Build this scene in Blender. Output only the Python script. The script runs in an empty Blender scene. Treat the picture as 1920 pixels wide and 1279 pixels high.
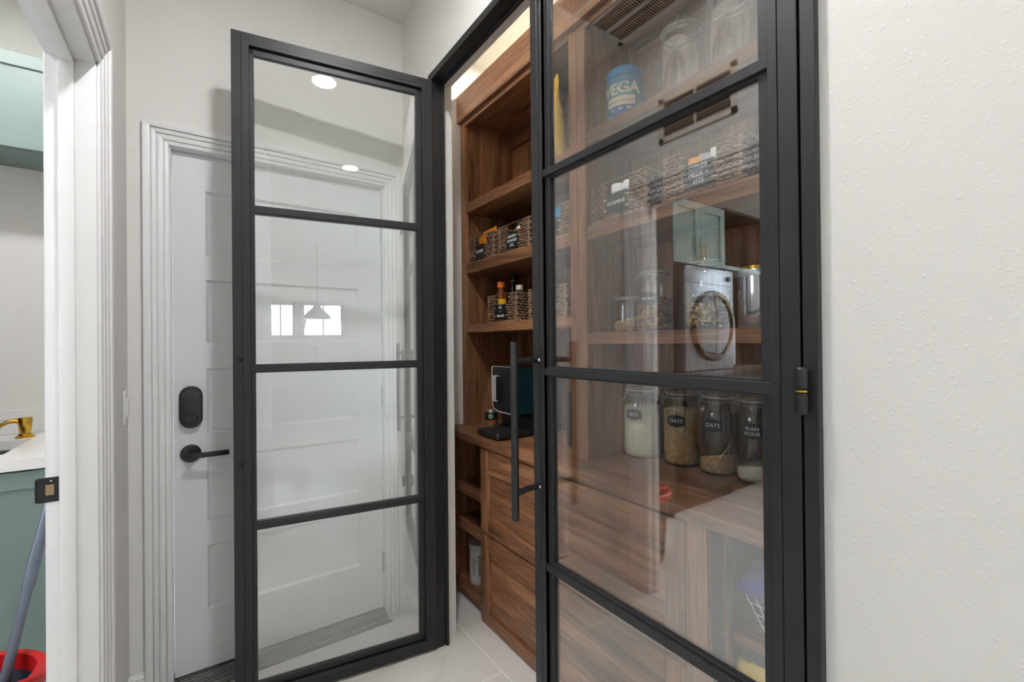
import bpy, bmesh, math, random
from mathutils import Vector, Matrix
R = math.radians
rnd = random.Random(7)
SC = bpy.context.scene
COL = SC.collection

# ------------------------------------------------------------------ camera, sky, exposure
cam_d = bpy.data.cameras.new('camera'); cam = bpy.data.objects.new('camera', cam_d); COL.objects.link(cam)
YAW, PIT, ROL, CH = R(34.777), R(.236), R(-.551), 1.3093
cam_d.sensor_width = 36; cam_d.lens = 845.76/1920*36; cam_d.clip_start = .02
r_ = Vector((math.cos(YAW), -math.sin(YAW), 0))
f_ = Vector((math.sin(YAW)*math.cos(PIT), math.cos(YAW)*math.cos(PIT), math.sin(PIT)))
u_ = r_.cross(f_)
r2 = r_*math.cos(ROL)+u_*math.sin(ROL); u2 = u_*math.cos(ROL)-r_*math.sin(ROL)
cam.matrix_world = Matrix(((r2.x, u2.x, -f_.x, 0), (r2.y, u2.y, -f_.y, 0), (r2.z, u2.z, -f_.z, CH), (0, 0, 0, 1)))
SC.camera = cam
W = bpy.data.worlds.new('sky'); SC.world = W; W.use_nodes = True
nt = W.node_tree; bg = nt.nodes['Background']
tc = nt.nodes.new('ShaderNodeTexCoord'); sp = nt.nodes.new('ShaderNodeSeparateXYZ'); cr = nt.nodes.new('ShaderNodeValToRGB')
nt.links.new(tc.outputs['Generated'], sp.inputs[0]); nt.links.new(sp.outputs['Z'], cr.inputs[0]); nt.links.new(cr.outputs[0], bg.inputs[0])
cr.color_ramp.elements[0].color = (.80, .86, .92, 1); cr.color_ramp.elements[1].color = (.55, .72, 1, 1)
bg.inputs[1].default_value = 8.0
LAMP = 210.0        # radiance of the recessed lamps
WARM = 480.0        # pantry lamps
SC.view_settings.view_transform = 'Standard'; SC.view_settings.look = 'None'
SC.view_settings.gamma = 1; SC.view_settings.use_curve_mapping = False
SC.view_settings.exposure = 0.28

# ------------------------------------------------------------------ materials
def lin(c):
    return tuple(((x/255)/12.92 if x/255 <= .04045 else ((x/255+.055)/1.055)**2.4) for x in c)
MATS = {}
def newmat(name):
    m = bpy.data.materials.new(name); m.use_nodes = True
    return m, m.node_tree, m.node_tree.nodes['Principled BSDF']
def mat(name, rgb, rough=.5, metal=0, nscale=40, namt=.05, bump=0, bscale=200, spec=.5, coat=0, vor=False):
    if name in MATS: return MATS[name]
    m, t, b = newmat(name)
    c = lin(rgb)
    tcx = t.nodes.new('ShaderNodeTexCoord'); n = t.nodes.new('ShaderNodeTexNoise'); n.inputs['Scale'].default_value = nscale
    n.inputs['Detail'].default_value = 3
    t.links.new(tcx.outputs['Object'], n.inputs['Vector'])
    rp = t.nodes.new('ShaderNodeValToRGB'); t.links.new(n.outputs['Fac'], rp.inputs[0])
    rp.color_ramp.elements[0].position = .3; rp.color_ramp.elements[1].position = .7
    rp.color_ramp.elements[0].color = (*[max(0, x*(1-namt)) for x in c], 1)
    rp.color_ramp.elements[1].color = (*[min(1, x*(1+namt)) for x in c], 1)
    t.links.new(rp.outputs[0], b.inputs['Base Color'])
    b.inputs['Roughness'].default_value = rough; b.inputs['Metallic'].default_value = metal
    b.inputs['Specular IOR Level'].default_value = spec; b.inputs['Coat Weight'].default_value = coat
    if bump:
        n2 = t.nodes.new('ShaderNodeTexNoise'); n2.inputs['Scale'].default_value = bscale; n2.inputs['Detail'].default_value = 2
        t.links.new(tcx.outputs['Object'], n2.inputs['Vector'])
        bp = t.nodes.new('ShaderNodeBump'); bp.inputs['Strength'].default_value = bump; bp.inputs['Distance'].default_value = .002
        t.links.new(n2.outputs['Fac'], bp.inputs['Height']); t.links.new(bp.outputs[0], b.inputs['Normal'])
    MATS[name] = m
    return m
def knockdown(name, rgb, strength=.6):
    """painted drywall with a sprayed texture: a fine orange peel plus scattered larger splatters"""
    m, t, b = newmat(name)
    b.inputs['Base Color'].default_value = (*lin(rgb), 1); b.inputs['Roughness'].default_value = .62
    b.inputs['Specular IOR Level'].default_value = .3
    tcx = t.nodes.new('ShaderNodeTexCoord')
    a = t.nodes.new('ShaderNodeTexNoise'); a.inputs['Scale'].default_value = 210; a.inputs['Detail'].default_value = 2
    dn = t.nodes.new('ShaderNodeTexNoise'); dn.inputs['Scale'].default_value = 60
    for q in (a, dn): t.links.new(tcx.outputs['Object'], q.inputs['Vector'])
    wr_ = t.nodes.new('ShaderNodeVectorMath'); wr_.operation = 'MULTIPLY_ADD'; wr_.inputs[1].default_value = (.014, .014, .014)
    t.links.new(dn.outputs['Color'], wr_.inputs[0]); t.links.new(tcx.outputs['Object'], wr_.inputs[2])
    hs = []
    for scl, lo_, amp in ((62, .72, .9), (125, .45, .42)):     # scattered splatter spots in two sizes
        v_ = t.nodes.new('ShaderNodeTexVoronoi'); v_.inputs['Scale'].default_value = scl; t.links.new(wr_.outputs[0], v_.inputs['Vector'])
        r1 = t.nodes.new('ShaderNodeMapRange'); r1.interpolation_type = 'SMOOTHSTEP'; t.links.new(v_.outputs['Distance'], r1.inputs[0])
        r1.inputs[1].default_value = .42; r1.inputs[2].default_value = .05; r1.inputs[3].default_value = 0; r1.inputs[4].default_value = 1
        sx_ = t.nodes.new('ShaderNodeSeparateXYZ'); t.links.new(v_.outputs['Color'], sx_.inputs[0])
        r3 = t.nodes.new('ShaderNodeMapRange'); t.links.new(sx_.outputs[0], r3.inputs[0]); r3.inputs[1].default_value = lo_; r3.inputs[2].default_value = 1; r3.inputs[3].default_value = 0; r3.inputs[4].default_value = amp
        mu = t.nodes.new('ShaderNodeMath'); mu.operation = 'MULTIPLY'; t.links.new(r1.outputs[0], mu.inputs[0]); t.links.new(r3.outputs[0], mu.inputs[1]); hs.append(mu)
    sc_ = t.nodes.new('ShaderNodeMath'); sc_.operation = 'MULTIPLY_ADD'; sc_.inputs[1].default_value = .30; t.links.new(a.outputs['Fac'], sc_.inputs[0]); t.links.new(hs[0].outputs[0], sc_.inputs[2])
    ad = t.nodes.new('ShaderNodeMath'); ad.operation = 'ADD'; t.links.new(hs[1].outputs[0], ad.inputs[0]); t.links.new(sc_.outputs[0], ad.inputs[1])
    bp = t.nodes.new('ShaderNodeBump'); bp.inputs['Strength'].default_value = strength; bp.inputs['Distance'].default_value = .0016
    t.links.new(ad.outputs[0], bp.inputs['Height']); t.links.new(bp.outputs[0], b.inputs['Normal'])
    MATS[name] = m
    return m
def wood(name, axis, dark=(68, 44, 30), mid=(130, 88, 61), light=(178, 129, 93), rough=.42):
    m, t, b = newmat(name)
    tcx = t.nodes.new('ShaderNodeTexCoord'); oi = t.nodes.new('ShaderNodeObjectInfo')
    mp = t.nodes.new('ShaderNodeMapping'); t.links.new(tcx.outputs['Object'], mp.inputs['Vector'])
    sx = t.nodes.new('ShaderNodeMath'); sx.operation = 'MULTIPLY'; sx.inputs[1].default_value = 17; t.links.new(oi.outputs['Random'], sx.inputs[0])
    cb = t.nodes.new('ShaderNodeCombineXYZ')
    for i in range(3): t.links.new(sx.outputs[0], cb.inputs[i])
    t.links.new(cb.outputs[0], mp.inputs['Location'])
    s = [1., 1., 1.]; s['xyz'.index(axis)] = .07
    mp.inputs['Scale'].default_value = s
    n1 = t.nodes.new('ShaderNodeTexNoise'); n1.inputs['Scale'].default_value = 9; n1.inputs['Detail'].default_value = 4; n1.inputs['Distortion'].default_value = .8
    n2 = t.nodes.new('ShaderNodeTexNoise'); n2.inputs['Scale'].default_value = 120; n2.inputs['Detail'].default_value = 3
    for q in (n1, n2): t.links.new(mp.outputs[0], q.inputs['Vector'])
    wv = t.nodes.new('ShaderNodeMath'); wv.operation = 'MULTIPLY'; wv.inputs[1].default_value = 34; t.links.new(n1.outputs['Fac'], wv.inputs[0])
    sn = t.nodes.new('ShaderNodeMath'); sn.operation = 'SINE'; t.links.new(wv.outputs[0], sn.inputs[0])
    m1 = t.nodes.new('ShaderNodeMath'); m1.operation = 'MULTIPLY_ADD'; m1.inputs[1].default_value = .055; m1.inputs[2].default_value = .0
    t.links.new(sn.outputs[0], m1.inputs[0])
    a1 = t.nodes.new('ShaderNodeMath'); a1.operation = 'ADD'; t.links.new(m1.outputs[0], a1.inputs[0])
    x2 = t.nodes.new('ShaderNodeMath'); x2.operation = 'MULTIPLY_ADD'; x2.inputs[1].default_value = .55; x2.inputs[2].default_value = -.13
    t.links.new(n2.outputs['Fac'], x2.inputs[0]); t.links.new(x2.outputs[0], a1.inputs[1])
    a2 = t.nodes.new('ShaderNodeMath'); a2.operation = 'MULTIPLY_ADD'; a2.inputs[1].default_value = .75
    t.links.new(n1.outputs['Fac'], a2.inputs[0]); t.links.new(a1.outputs[0], a2.inputs[2])
    rp = t.nodes.new('ShaderNodeValToRGB'); t.links.new(a2.outputs[0], rp.inputs[0])
    e = rp.color_ramp.elements; e[0].position = .28; e[0].color = (*lin(dark), 1); e[1].position = .78; e[1].color = (*lin(light), 1)
    q = e.new(.5); q.color = (*lin(mid), 1)
    t.links.new(rp.outputs[0], b.inputs['Base Color'])
    b.inputs['Roughness'].default_value = rough
    bp = t.nodes.new('ShaderNodeBump'); bp.inputs['Strength'].default_value = .12; bp.inputs['Distance'].default_value = .001
    t.links.new(n2.outputs['Fac'], bp.inputs['Height']); t.links.new(bp.outputs[0], b.inputs['Normal'])
    MATS[name] = m
    return m
def glass(name, tint=(1, 1, 1), r0=.045, haze=0.0):
    m = bpy.data.materials.new(name); m.use_nodes = True; t = m.node_tree; t.nodes.clear()
    out = t.nodes.new('ShaderNodeOutputMaterial'); mx = t.nodes.new('ShaderNodeMixShader')
    tr = t.nodes.new('ShaderNodeBsdfTransparent'); tr.inputs[0].default_value = (*tint, 1)
    gl = t.nodes.new('ShaderNodeBsdfGlossy'); gl.inputs['Roughness'].default_value = haze; gl.inputs[0].default_value = (1, 1, 1, 1)
    lw = t.nodes.new('ShaderNodeLayerWeight'); lw.inputs[0].default_value = .5
    pw = t.nodes.new('ShaderNodeMath'); pw.operation = 'POWER'; pw.inputs[1].default_value = 5; t.links.new(lw.outputs['Facing'], pw.inputs[0])
    ma = t.nodes.new('ShaderNodeMath'); ma.operation = 'MULTIPLY_ADD'; ma.inputs[1].default_value = 1-r0; ma.inputs[2].default_value = r0
    t.links.new(pw.outputs[0], ma.inputs[0]); t.links.new(ma.outputs[0], mx.inputs[0])
    t.links.new(tr.outputs[0], mx.inputs[1]); t.links.new(gl.outputs[0], mx.inputs[2]); t.links.new(mx.outputs[0], out.inputs[0])
    MATS[name] = m
    return m
def glow(name, rgb, strength):
    m = bpy.data.materials.new(name); m.use_nodes = True; t = m.node_tree; t.nodes.clear()
    out = t.nodes.new('ShaderNodeOutputMaterial'); e = t.nodes.new('ShaderNodeEmission')
    e.inputs[0].default_value = (*rgb, 1); e.inputs[1].default_value = strength
    t.links.new(e.outputs[0], out.inputs[0])
    return m

WALL = knockdown('wall_paint', (229, 227, 223), .55)
CEIL = knockdown('ceiling_paint', (226, 225, 218), .8)
TRIM = mat('trim_white', (233, 233, 233), .38, nscale=6, namt=.015)
DOORW = mat('door_white', (221, 222, 224), .42, nscale=5, namt=.012)
TILE = mat('floor_tile', (222, 219, 213), .24, nscale=3, namt=.035, bump=.03, bscale=60)
GROUT = mat('grout', (243, 241, 236), .8)
BLK = mat('black_steel', (37, 37, 39), .42, nscale=25, namt=.12, spec=.4)
BLKM = mat('black_hardware', (24, 24, 25), .38, nscale=60, namt=.1)
WX, WY, WZ = wood('walnut_x', 'x'), wood('walnut_y', 'y'), wood('walnut_z', 'z')
SAGE = mat('sage_paint', (126, 145, 139), .42, nscale=8, namt=.02)
QUARTZ = mat('white_quartz', (236, 235, 233), .2, nscale=4, namt=.03)
GOLD = mat('brushed_gold', (203, 160, 66), .25, 1, nscale=90, namt=.06)
CHROME = mat('chrome', (215, 215, 218), .12, 1, nscale=90, namt=.03)
STEEL = mat('stainless', (176, 178, 181), .3, 1, nscale=90, namt=.06)
ALU = mat('aluminium', (178, 178, 176), .34, 1, nscale=30, namt=.08)
PANE = glass('pane_glass', (.985, .992, .988), .15)
JARG = glass('jar_glass', (.982, .988, .984), .062)
LIDG = glass('jar_lid_glass', (.955, .97, .965), .07)
RUBBER = mat('rubber_gasket', (206, 204, 192), .6)
WEAVE = mat('hyacinth_weave', (130, 101, 78), .75, nscale=28, namt=.4, bump=.12, bscale=220)
LINER = mat('basket_inside', (58, 43, 32), .85, nscale=90, namt=.3)
CHALK = mat('chalkboard', (24, 27, 30), .55, nscale=60, namt=.15)
CHALKW = mat('chalk_white', (228, 232, 236), .8, nscale=200, namt=.08)
BRASSC = mat('clip_metal', (226, 208, 160), .3, .6)

# ------------------------------------------------------------------ mesh builder
class MB:
    def __init__(s): s.v = []; s.f = []; s.m = []
    def add(s, vs, fs, mi=0):
        o = len(s.v); s.v += [Vector(v) for v in vs]; s.f += [tuple(i+o for i in f) for f in fs]; s.m += [mi]*len(fs); return s
    def box(s, x0, x1, y0, y1, z0, z1, mi=0, M=None):
        vs = [Vector((x, y, z)) for z in (z0, z1) for y in (y0, y1) for x in (x0, x1)]
        if M is not None: vs = [M @ v for v in vs]
        return s.add(vs, [(0, 2, 3, 1), (4, 5, 7, 6), (0, 1, 5, 4), (2, 6, 7, 3), (0, 4, 6, 2), (1, 3, 7, 5)], mi)
    def tube(s, pts, r, n=8, closed=False, mi=0, cap=True):
        pts = [Vector(p) for p in pts]; k = len(pts)
        rs = r if isinstance(r, (list, tuple)) else [r]*k
        rings = []; prev = None
        for i, p in enumerate(pts):
            a = pts[(i-1) % k] if (closed or i > 0) else p
            b = pts[(i+1) % k] if (closed or i < k-1) else p
            t = (b-a).normalized()
            if prev is None:
                g = Vector((0, 0, 1)) if abs(t.z) < .9 else Vector((1, 0, 0))
                nrm = (g - t*g.dot(t)).normalized()
            else:
                nrm = (prev - t*prev.dot(t)).normalized()
            prev = nrm; bi = t.cross(nrm)
            rings.append([p+(nrm*math.cos(2*math.pi*j/n)+bi*math.sin(2*math.pi*j/n))*rs[i] for j in range(n)])
        vs = [v for q in rings for v in q]; fs = []
        for i in range(k if closed else k-1):
            a, b = i*n, ((i+1) % k)*n
            for j in range(n): fs.append((a+j, a+(j+1) % n, b+(j+1) % n, b+j))
        if not closed and cap: fs.append(tuple(reversed(range(n)))); fs.append(tuple(range((k-1)*n, k*n)))
        return s.add(vs, fs, mi)
    def lathe(s, prof, c=(0, 0, 0), n=32, mi=0, M=None):
        """prof: (r, z) list; r == 0 at an end closes there"""
        vs = []; idx = []
        for r, z in prof:
            if r <= 1e-6: idx.append([len(vs)]); vs.append(Vector((0, 0, z)))
            else:
                idx.append(list(range(len(vs), len(vs)+n)))
                vs += [Vector((r*math.cos(2*math.pi*j/n), r*math.sin(2*math.pi*j/n), z)) for j in range(n)]
        fs = []
        for a, b in zip(idx, idx[1:]):
            for j in range(n):
                k = (j+1) % n
                if len(a) == 1 and len(b) == 1: break
                if len(a) == 1: fs.append((a[0], b[k], b[j]))
                elif len(b) == 1: fs.append((a[j], a[k], b[0]))
                else: fs.append((a[j], a[k], b[k], b[j]))
        M = M if M is not None else Matrix.Translation(Vector(c))
        return s.add([M @ v for v in vs], fs, mi)
    def prism(s, poly, fn, t0, t1, mi=0):
        """poly: 2-D outline; fn(a, b, t) -> point; extruded from t0 to t1"""
        n = len(poly)
        vs = [fn(a, b, t0) for a, b in poly]+[fn(a, b, t1) for a, b in poly]
        fs = [tuple(reversed(range(n))), tuple(range(n, 2*n))]+[(i, (i+1) % n, (i+1) % n+n, i+n) for i in range(n)]
        return s.add(vs, fs, mi)
    def blob(s, c, rx, ry, rz, M=None, nu=8, nv=5, mi=0, jit=0):
        vs = [Vector((0, 0, -rz))]
        for i in range(1, nv):
            ph = math.pi*i/nv-math.pi/2
            for j in range(nu):
                th = 2*math.pi*j/nu; k = 1+(rnd.uniform(-jit, jit) if jit else 0)
                vs.append(Vector((rx*math.cos(ph)*math.cos(th)*k, ry*math.cos(ph)*math.sin(th)*k, rz*math.sin(ph)*k)))
        vs.append(Vector((0, 0, rz))); top = len(vs)-1
        fs = [(0, 1+(j+1) % nu, 1+j) for j in range(nu)]
        for i in range(nv-2):
            for j in range(nu):
                a = 1+i*nu; b = a+nu; k = (j+1) % nu
                fs.append((a+j, a+k, b+k, b+j))
        a = 1+(nv-2)*nu
        fs += [(a+j, a+(j+1) % nu, top) for j in range(nu)]
        T = Matrix.Translation(Vector(c))
        if M is not None: T = T @ M.to_4x4()
        return s.add([T @ v for v in vs], fs, mi)
    def strip(s, cols, fn, t0, t1, mi=0):
        """cols: (x, bottom, top) list; fn(x, y, t); a thin plate following fn"""
        vs = []
        for x, a, b in cols: vs += [fn(x, a, t0), fn(x, b, t0), fn(x, b, t1), fn(x, a, t1)]
        fs = []; k = len(cols)
        for i in range(k-1):
            o = 4*i; p = o+4
            fs += [(o, o+1, p+1, p), (o+1, o+2, p+2, p+1), (o+2, o+3, p+3, p+2), (o+3, o, p, p+3)]
        fs += [(3, 2, 1, 0), (4*k-4, 4*k-3, 4*k-2, 4*k-1)]
        return s.add(vs, fs, mi)
    def build(s, name, mats, parent=None, bevel=0, smooth=None, seg=2, loc=None, fixn=True):
        me = bpy.data.meshes.new(name)
        o = bpy.data.objects.new(name, me); COL.objects.link(o)
        off = Vector((0, 0, 0)); Minv = None
        if parent is not None:
            o.parent = parent
            Minv = WM[parent.name].inverted(); WM[o.name] = WM[parent.name]
        else:
            off = Vector(loc) if loc is not None else Vector((0, 0, 0)); o.location = off
            WM[o.name] = Matrix.Translation(off); Minv = WM[o.name].inverted()
        me.from_pydata([tuple(Minv @ v) for v in s.v], [], s.f)
        mats = mats if isinstance(mats, (list, tuple)) else [mats]
        for q in mats: me.materials.append(q)
        if len(mats) > 1: me.polygons.foreach_set('material_index', s.m)
        if fixn or bevel:
            bm = bmesh.new(); bm.from_mesh(me)
            bmesh.ops.recalc_face_normals(bm, faces=bm.faces)
            if bevel:
                es = [e for e in bm.edges if len(e.link_faces) == 2 and e.calc_face_angle(0) > .5]
                bmesh.ops.bevel(bm, geom=es, offset=bevel, segments=seg, profile=.5, affect='EDGES', clamp_overlap=True)
            bm.to_mesh(me); bm.free()
        if smooth or bevel:
            me.polygons.foreach_set('use_smooth', [True]*len(me.polygons))
            me.set_sharp_from_angle(angle=R(smooth or 35))
        me.update()
        return o
WM = {}
def tag(o, label=None, cat=None, group=None, kind=None):
    if label: o['label'] = label
    if cat: o['category'] = cat
    if group: o['group'] = group
    if kind: o['kind'] = kind
    return o
def thing(name, label, cat, loc=(0, 0, 0), rz=0, group=None, kind=None):
    o = bpy.data.objects.new(name, None); COL.objects.link(o); o.empty_display_size = .05
    o.location = loc; o.rotation_euler = (0, 0, rz)
    WM[o.name] = Matrix.Translation(Vector(loc)) @ Matrix.Rotation(rz, 4, 'Z')
    return tag(o, label, cat, group, kind)
def struct(o, label=None): o['kind'] = 'structure'; return tag(o, label)
def copy_tree(o, parent=None):
    c = o.copy(); COL.objects.link(c)
    WM[c.name] = WM[o.name]
    if parent is not None: c.parent = parent
    for ch in list(o.children): copy_tree(ch, c)
    return c
def B(*a): return MB().box(*a)
_font_cache = {}
def text_mb(txt, size, fn, t=.0006, spacing=1.0, shear=0, bold=0):
    """lettering as a mesh: fn(x, y, depth) -> world point"""
    cu = bpy.data.curves.new('t', 'FONT'); cu.body = txt; cu.size = size; cu.align_x = 'CENTER'; cu.align_y = 'CENTER'
    cu.extrude = t; cu.space_character = spacing; cu.shear = shear; cu.resolution_u = 3; cu.offset = size*bold
    ob = bpy.data.objects.new('t', cu); COL.objects.link(ob)
    dg = bpy.context.evaluated_depsgraph_get(); me = bpy.data.meshes.new_from_object(ob.evaluated_get(dg))
    m = MB(); m.add([fn(v.co.x, v.co.y, v.co.z+t) for v in me.vertices], [tuple(p.vertices) for p in me.polygons])
    bpy.data.objects.remove(ob); bpy.data.meshes.remove(me); bpy.data.curves.remove(cu)
    return m
def face_fn(c, ex, ey):
    c = Vector(c); ex = Vector(ex); ey = Vector(ey); ez = ex.cross(ey)
    return lambda a, b, t: c+ex*a+ey*b+ez*t
def cyl_fn(cx, cy, r, ang, z0):
    def f(x, y, t):
        a = ang+x/r
        return Vector((cx+(r+t)*math.cos(a), cy+(r+t)*math.sin(a), z0+y))
    return f

# ------------------------------------------------------------------ setting: floor, ceiling, walls
XL, XR, YB, HC = -.213, .841, 2.145, 2.90          # hall: left wall, pantry wall, back wall, ceiling
LX, LY0, LY1 = -2.70, -.30, 2.95                   # laundry: far wall, near wall, back wall
KX0, KX1, KY0, KY1 = -2.6, 3.2, -6.0, -.6          # kitchen
floor = struct(B(KX0-.2, KX1+.2, KY0-.2, 3.2, -.08, -.0012).build('floor', GROUT))
xs = [-3.895, -2.675, -1.455, -.235, .985, 1.6]
for i in range(len(xs)-1):
    ys = [-2.15, -.93, .29, 1.51, 2.73, 3.15] if i % 2 else [-2.15, -1.54, -.32, .90, 2.12, 3.15]
    for y0, y1 in zip(ys, ys[1:]):
        x0 = max(xs[i], -2.79)
        B(x0+.0022, xs[i+1]-.0022, y0+.0022, y1-.0022, -.004, 0).build('tile', TILE, floor, bevel=.0008, seg=1)
for i in range(5):
    for j in range(3):
        x0 = -2.79+i*1.22; y0 = -5.81+j*1.22
        B(x0+.0016, min(x0+1.22, 3.3)-.0016, y0+.0016, y0+1.22-.0016, -.004, 0).build('tile', TILE, floor, bevel=.0008, seg=1)
struct(B(KX0-.2, KX1+.2, KY0-.2, 3.2, HC, HC+.1).build('ceiling', CEIL))

GX0, GX1, GZ = -.0816, .7314, 2.064                # garage door leaf
wb = MB()
wb.box(XL-.1, GX0-.02, YB, YB+.13, 0, HC).box(GX1+.02, 1.70, YB+.0, YB+.085, 0, HC) if False else None
wb.box(XL, GX0-.022, YB, YB+.13, 0, HC); wb.box(GX1+.022, XR+.001, YB, YB+.13, 0, HC); wb.box(GX0-.022, GX1+.022, YB, YB+.13, GZ+.022, HC)
struct(wb.build('wall_back', WALL))
JY0, JY1, JZ = .745, 1.545, 2.04                   # laundry doorway (rough opening in the left wall)
wl = MB(); XLi = -.298
wl.box(XLi, XL, -.6, JY0, 0, HC); wl.box(XLi, XL, JY1, LY1, 0, HC); wl.box(XLi, XL, JY0, JY1, JZ, HC)
struct(wl.build('wall_left', WALL))
PY0, PY1, PZ = .318, 1.832, 2.478                  # pantry opening
wr = MB()
wr.box(XR, .95, -.6, PY0, 0, HC); wr.box(XR, .95, PY1, YB+.13, 0, HC); wr.box(XR, .95, PY0, PY1, PZ, HC)
struct(wr.build('wall_right', WALL))
struct(B(.95, 1.70, 2.232, 2.275, 0, HC).build('wall_pantry_left', WALL))
struct(B(.95, 1.70, .20, .318, 0, HC).build('wall_pantry_right', WALL))
struct(B(1.545, 1.70, .318, 2.232, 0, HC).build('wall_pantry_back', WALL))
# laundry shell
struct(B(LX-.1, XLi, LY1, LY1+.1, 0, HC).build('wall_laundry_back', WALL))
struct(B(LX-.1, XLi, LY0-.1, LY0, 0, HC).build('wall_laundry_front', WALL))
wv = MB(); a0, a1, b0, b1 = .95, 1.95, 1.05, 2.30
wv.box(LX-.1, LX, LY0, a0, 0, HC).box(LX-.1, LX, a1, LY1, 0, HC).box(LX-.1, LX, a0, a1, 0, b0).box(LX-.1, LX, a0, a1, b1, HC)
struct(wv.build('wall_laundry_left', WALL))
def window(name, fn, a0, a1, b0, b1, cols, rows):
    """fn(a, b, t): a across, b up, t depth towards the room"""
    fr = MB(); w = .045
    for (p, q, r0, s) in ((a0, a0+w, b0, b1), (a1-w, a1, b0, b1), (a0, a1, b0, b0+w), (a0, a1, b1-w, b1)):
        fr.prism([(p, r0), (q, r0), (q, s), (p, s)], fn, -.03, .03)
    o = struct(fr.build(name, TRIM))
    for i in range(1, cols):
        x = a0+(a1-a0)*i/cols
        MB().prism([(x-.012, b0+w), (x+.012, b0+w), (x+.012, b1-w), (x-.012, b1-w)], fn, -.012, .012).build('muntin', TRIM, o)
    for j in range(1, rows):
        y = b0+(b1-b0)*j/rows
        MB().prism([(a0+w, y-.012), (a1-w, y-.012), (a1-w, y+.012), (a0+w, y+.012)], fn, -.012, .012).build('muntin', TRIM, o)
    MB().prism([(a0+w, b0+w), (a1-w, b0+w), (a1-w, b1-w), (a0+w, b1-w)], fn, -.003, .003).build('pane', PANE, o)
    return o
window('window_3', face_fn((LX-.05, 0, 0), (0, 1, 0), (0, 0, 1)), a0, a1, b0, b1, 2, 1)
# kitchen shell behind the camera, with its windows
k1 = (-1.27, -.75); k2 = (-.63, .16); kz = (1.46, 2.14)
kw = MB(); yw = (KY0-.12, KY0)
kw.box(KX0, k1[0], *yw, 0, HC).box(k1[1], k2[0], *yw, 0, HC).box(k2[1], KX1, *yw, 0, HC)
for k in (k1, k2): kw.box(k[0], k[1], *yw, 0, kz[0]).box(k[0], k[1], *yw, kz[1], HC)
struct(kw.build('wall_kitchen_far', WALL))
for i, k in enumerate((k1, k2)):
    window('window_%d' % (i+1), face_fn((0, KY0-.06, 0), (1, 0, 0), (0, 0, 1)), k[0], k[1], kz[0], kz[1], 2, 1)
kl = MB(); g0, g1 = -4.6, -1.6
kl.box(KX1, KX1+.1, KY0, g0, 0, HC).box(KX1, KX1+.1, g1, KY1, 0, HC).box(KX1, KX1+.1, g0, g1, 2.45, HC).box(KX1, KX1+.1, g0, g1, 0, .08)
struct(kl.build('wall_kitchen_right', WALL))
window('window_4', face_fn((KX1+.05, 0, 0), (0, 1, 0), (0, 0, 1)), g0, g1, .08, 2.45, 3, 1)
struct(B(KX0-.1, KX0, KY0, KY1, 0, HC).build('wall_kitchen_left', WALL))
struct(B(KX0, XLi, KY1-.1, KY1, 0, HC).build('wall_kitchen_near_left', WALL))
struct(B(.95, KX1, KY1-.1, KY1, 0, HC).build('wall_kitchen_near_right', WALL))

# ------------------------------------------------------------------ trim
def casing(name, fn, a0, a1, zt, strips, z0=0):
    m = MB()
    for o0, o1, t in strips:
        m.prism([(a0-o1, z0), (a0-o0, z0), (a0-o0, zt+o0), (a0-o1, zt+o1)], fn, 0, t)
        m.prism([(a1+o0, z0), (a1+o1, z0), (a1+o1, zt+o1), (a1+o0, zt+o0)], fn, 0, t)
        m.prism([(a0-o1, zt+o1), (a0-o0, zt+o0), (a1+o0, zt+o0), (a1+o1, zt+o1)], fn, 0, t)
    return struct(m.build(name, TRIM, bevel=.0022, seg=2))
ST = [(0, .014, .011), (.014, .017, .008), (.017, .034, .014), (.034, .038, .010), (.038, .052, .017), (.052, .055, .0135), (.055, .078, .022)]
casing('trim_1', face_fn((0, YB, 0), (1, 0, 0), (0, 0, 1)), GX0-.0075, GX1+.0075, GZ+.0075, ST)
ST3 = [(o0, o1, t*.78) for o0, o1, t in ST]
ST2 = [(o0*1.48, o1*1.48, t) for o0, o1, t in ST]
casing('trim_2', face_fn((XL, 0, 0), (0, 1, 0), (0, 0, 1)), JY0+.008, JY1-.008, JZ-.008, ST2)
# jambs
jm = MB()
jm.box(GX0-.022, GX0-.003, YB, YB+.13, 0, GZ+.022).box(GX1+.003, GX1+.022, YB, YB+.13, 0, GZ+.022).box(GX0-.022, GX1+.022, YB, YB+.13, GZ+.003, GZ+.022)
jm.box(GX0-.003, GX0+.012, YB+.075, YB+.13, 0, GZ+.003).box(GX1-.012, GX1+.003, YB+.075, YB+.13, 0, GZ+.003)
struct(jm.build('trim_3', TRIM, bevel=.001, seg=1))
jl = MB(); jt = .02
jl.box(XLi-.004, XL+.004, JY1-jt, JY1, 0, JZ).box(XLi-.004, XL+.004, JY0, JY0+jt, 0, JZ).box(XLi-.004, XL+.004, JY0, JY1, JZ-jt, JZ)
jl.box(-.277, -.248, JY1-jt-.011, JY1-jt, 0, JZ-jt).box(-.277, -.248, JY0+jt, JY0+jt+.011, 0, JZ-jt).box(-.277, -.248, JY0+jt, JY1-jt, JZ-jt-.011, JZ-jt)
ljamb = struct(jl.build('trim_4', TRIM, bevel=.0015, seg=2))
sp_ = MB(); ys = JY1-jt
sp_.box(-.318, -.280, ys-.0018, ys+.001, .938, .997).tube([(-.3165-.004*math.sin(q), ys-.0018+.02*(1-math.cos(q))*.5, .9675) for q in (0, .5, 1.0, 1.4)], .004, 6)
sp_.prism([(ys-.0018, .94), (ys+.012, .943), (ys+.012, .992), (ys-.0018, .995)], lambda a, b, t: Vector((-.3195+t, a, b)), -.0014, .0014)
o = tag(sp_.build('strike_plate', BLKM, ljamb, bevel=.0006, seg=1), 'black strike plate let into the white jamb')
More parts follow.
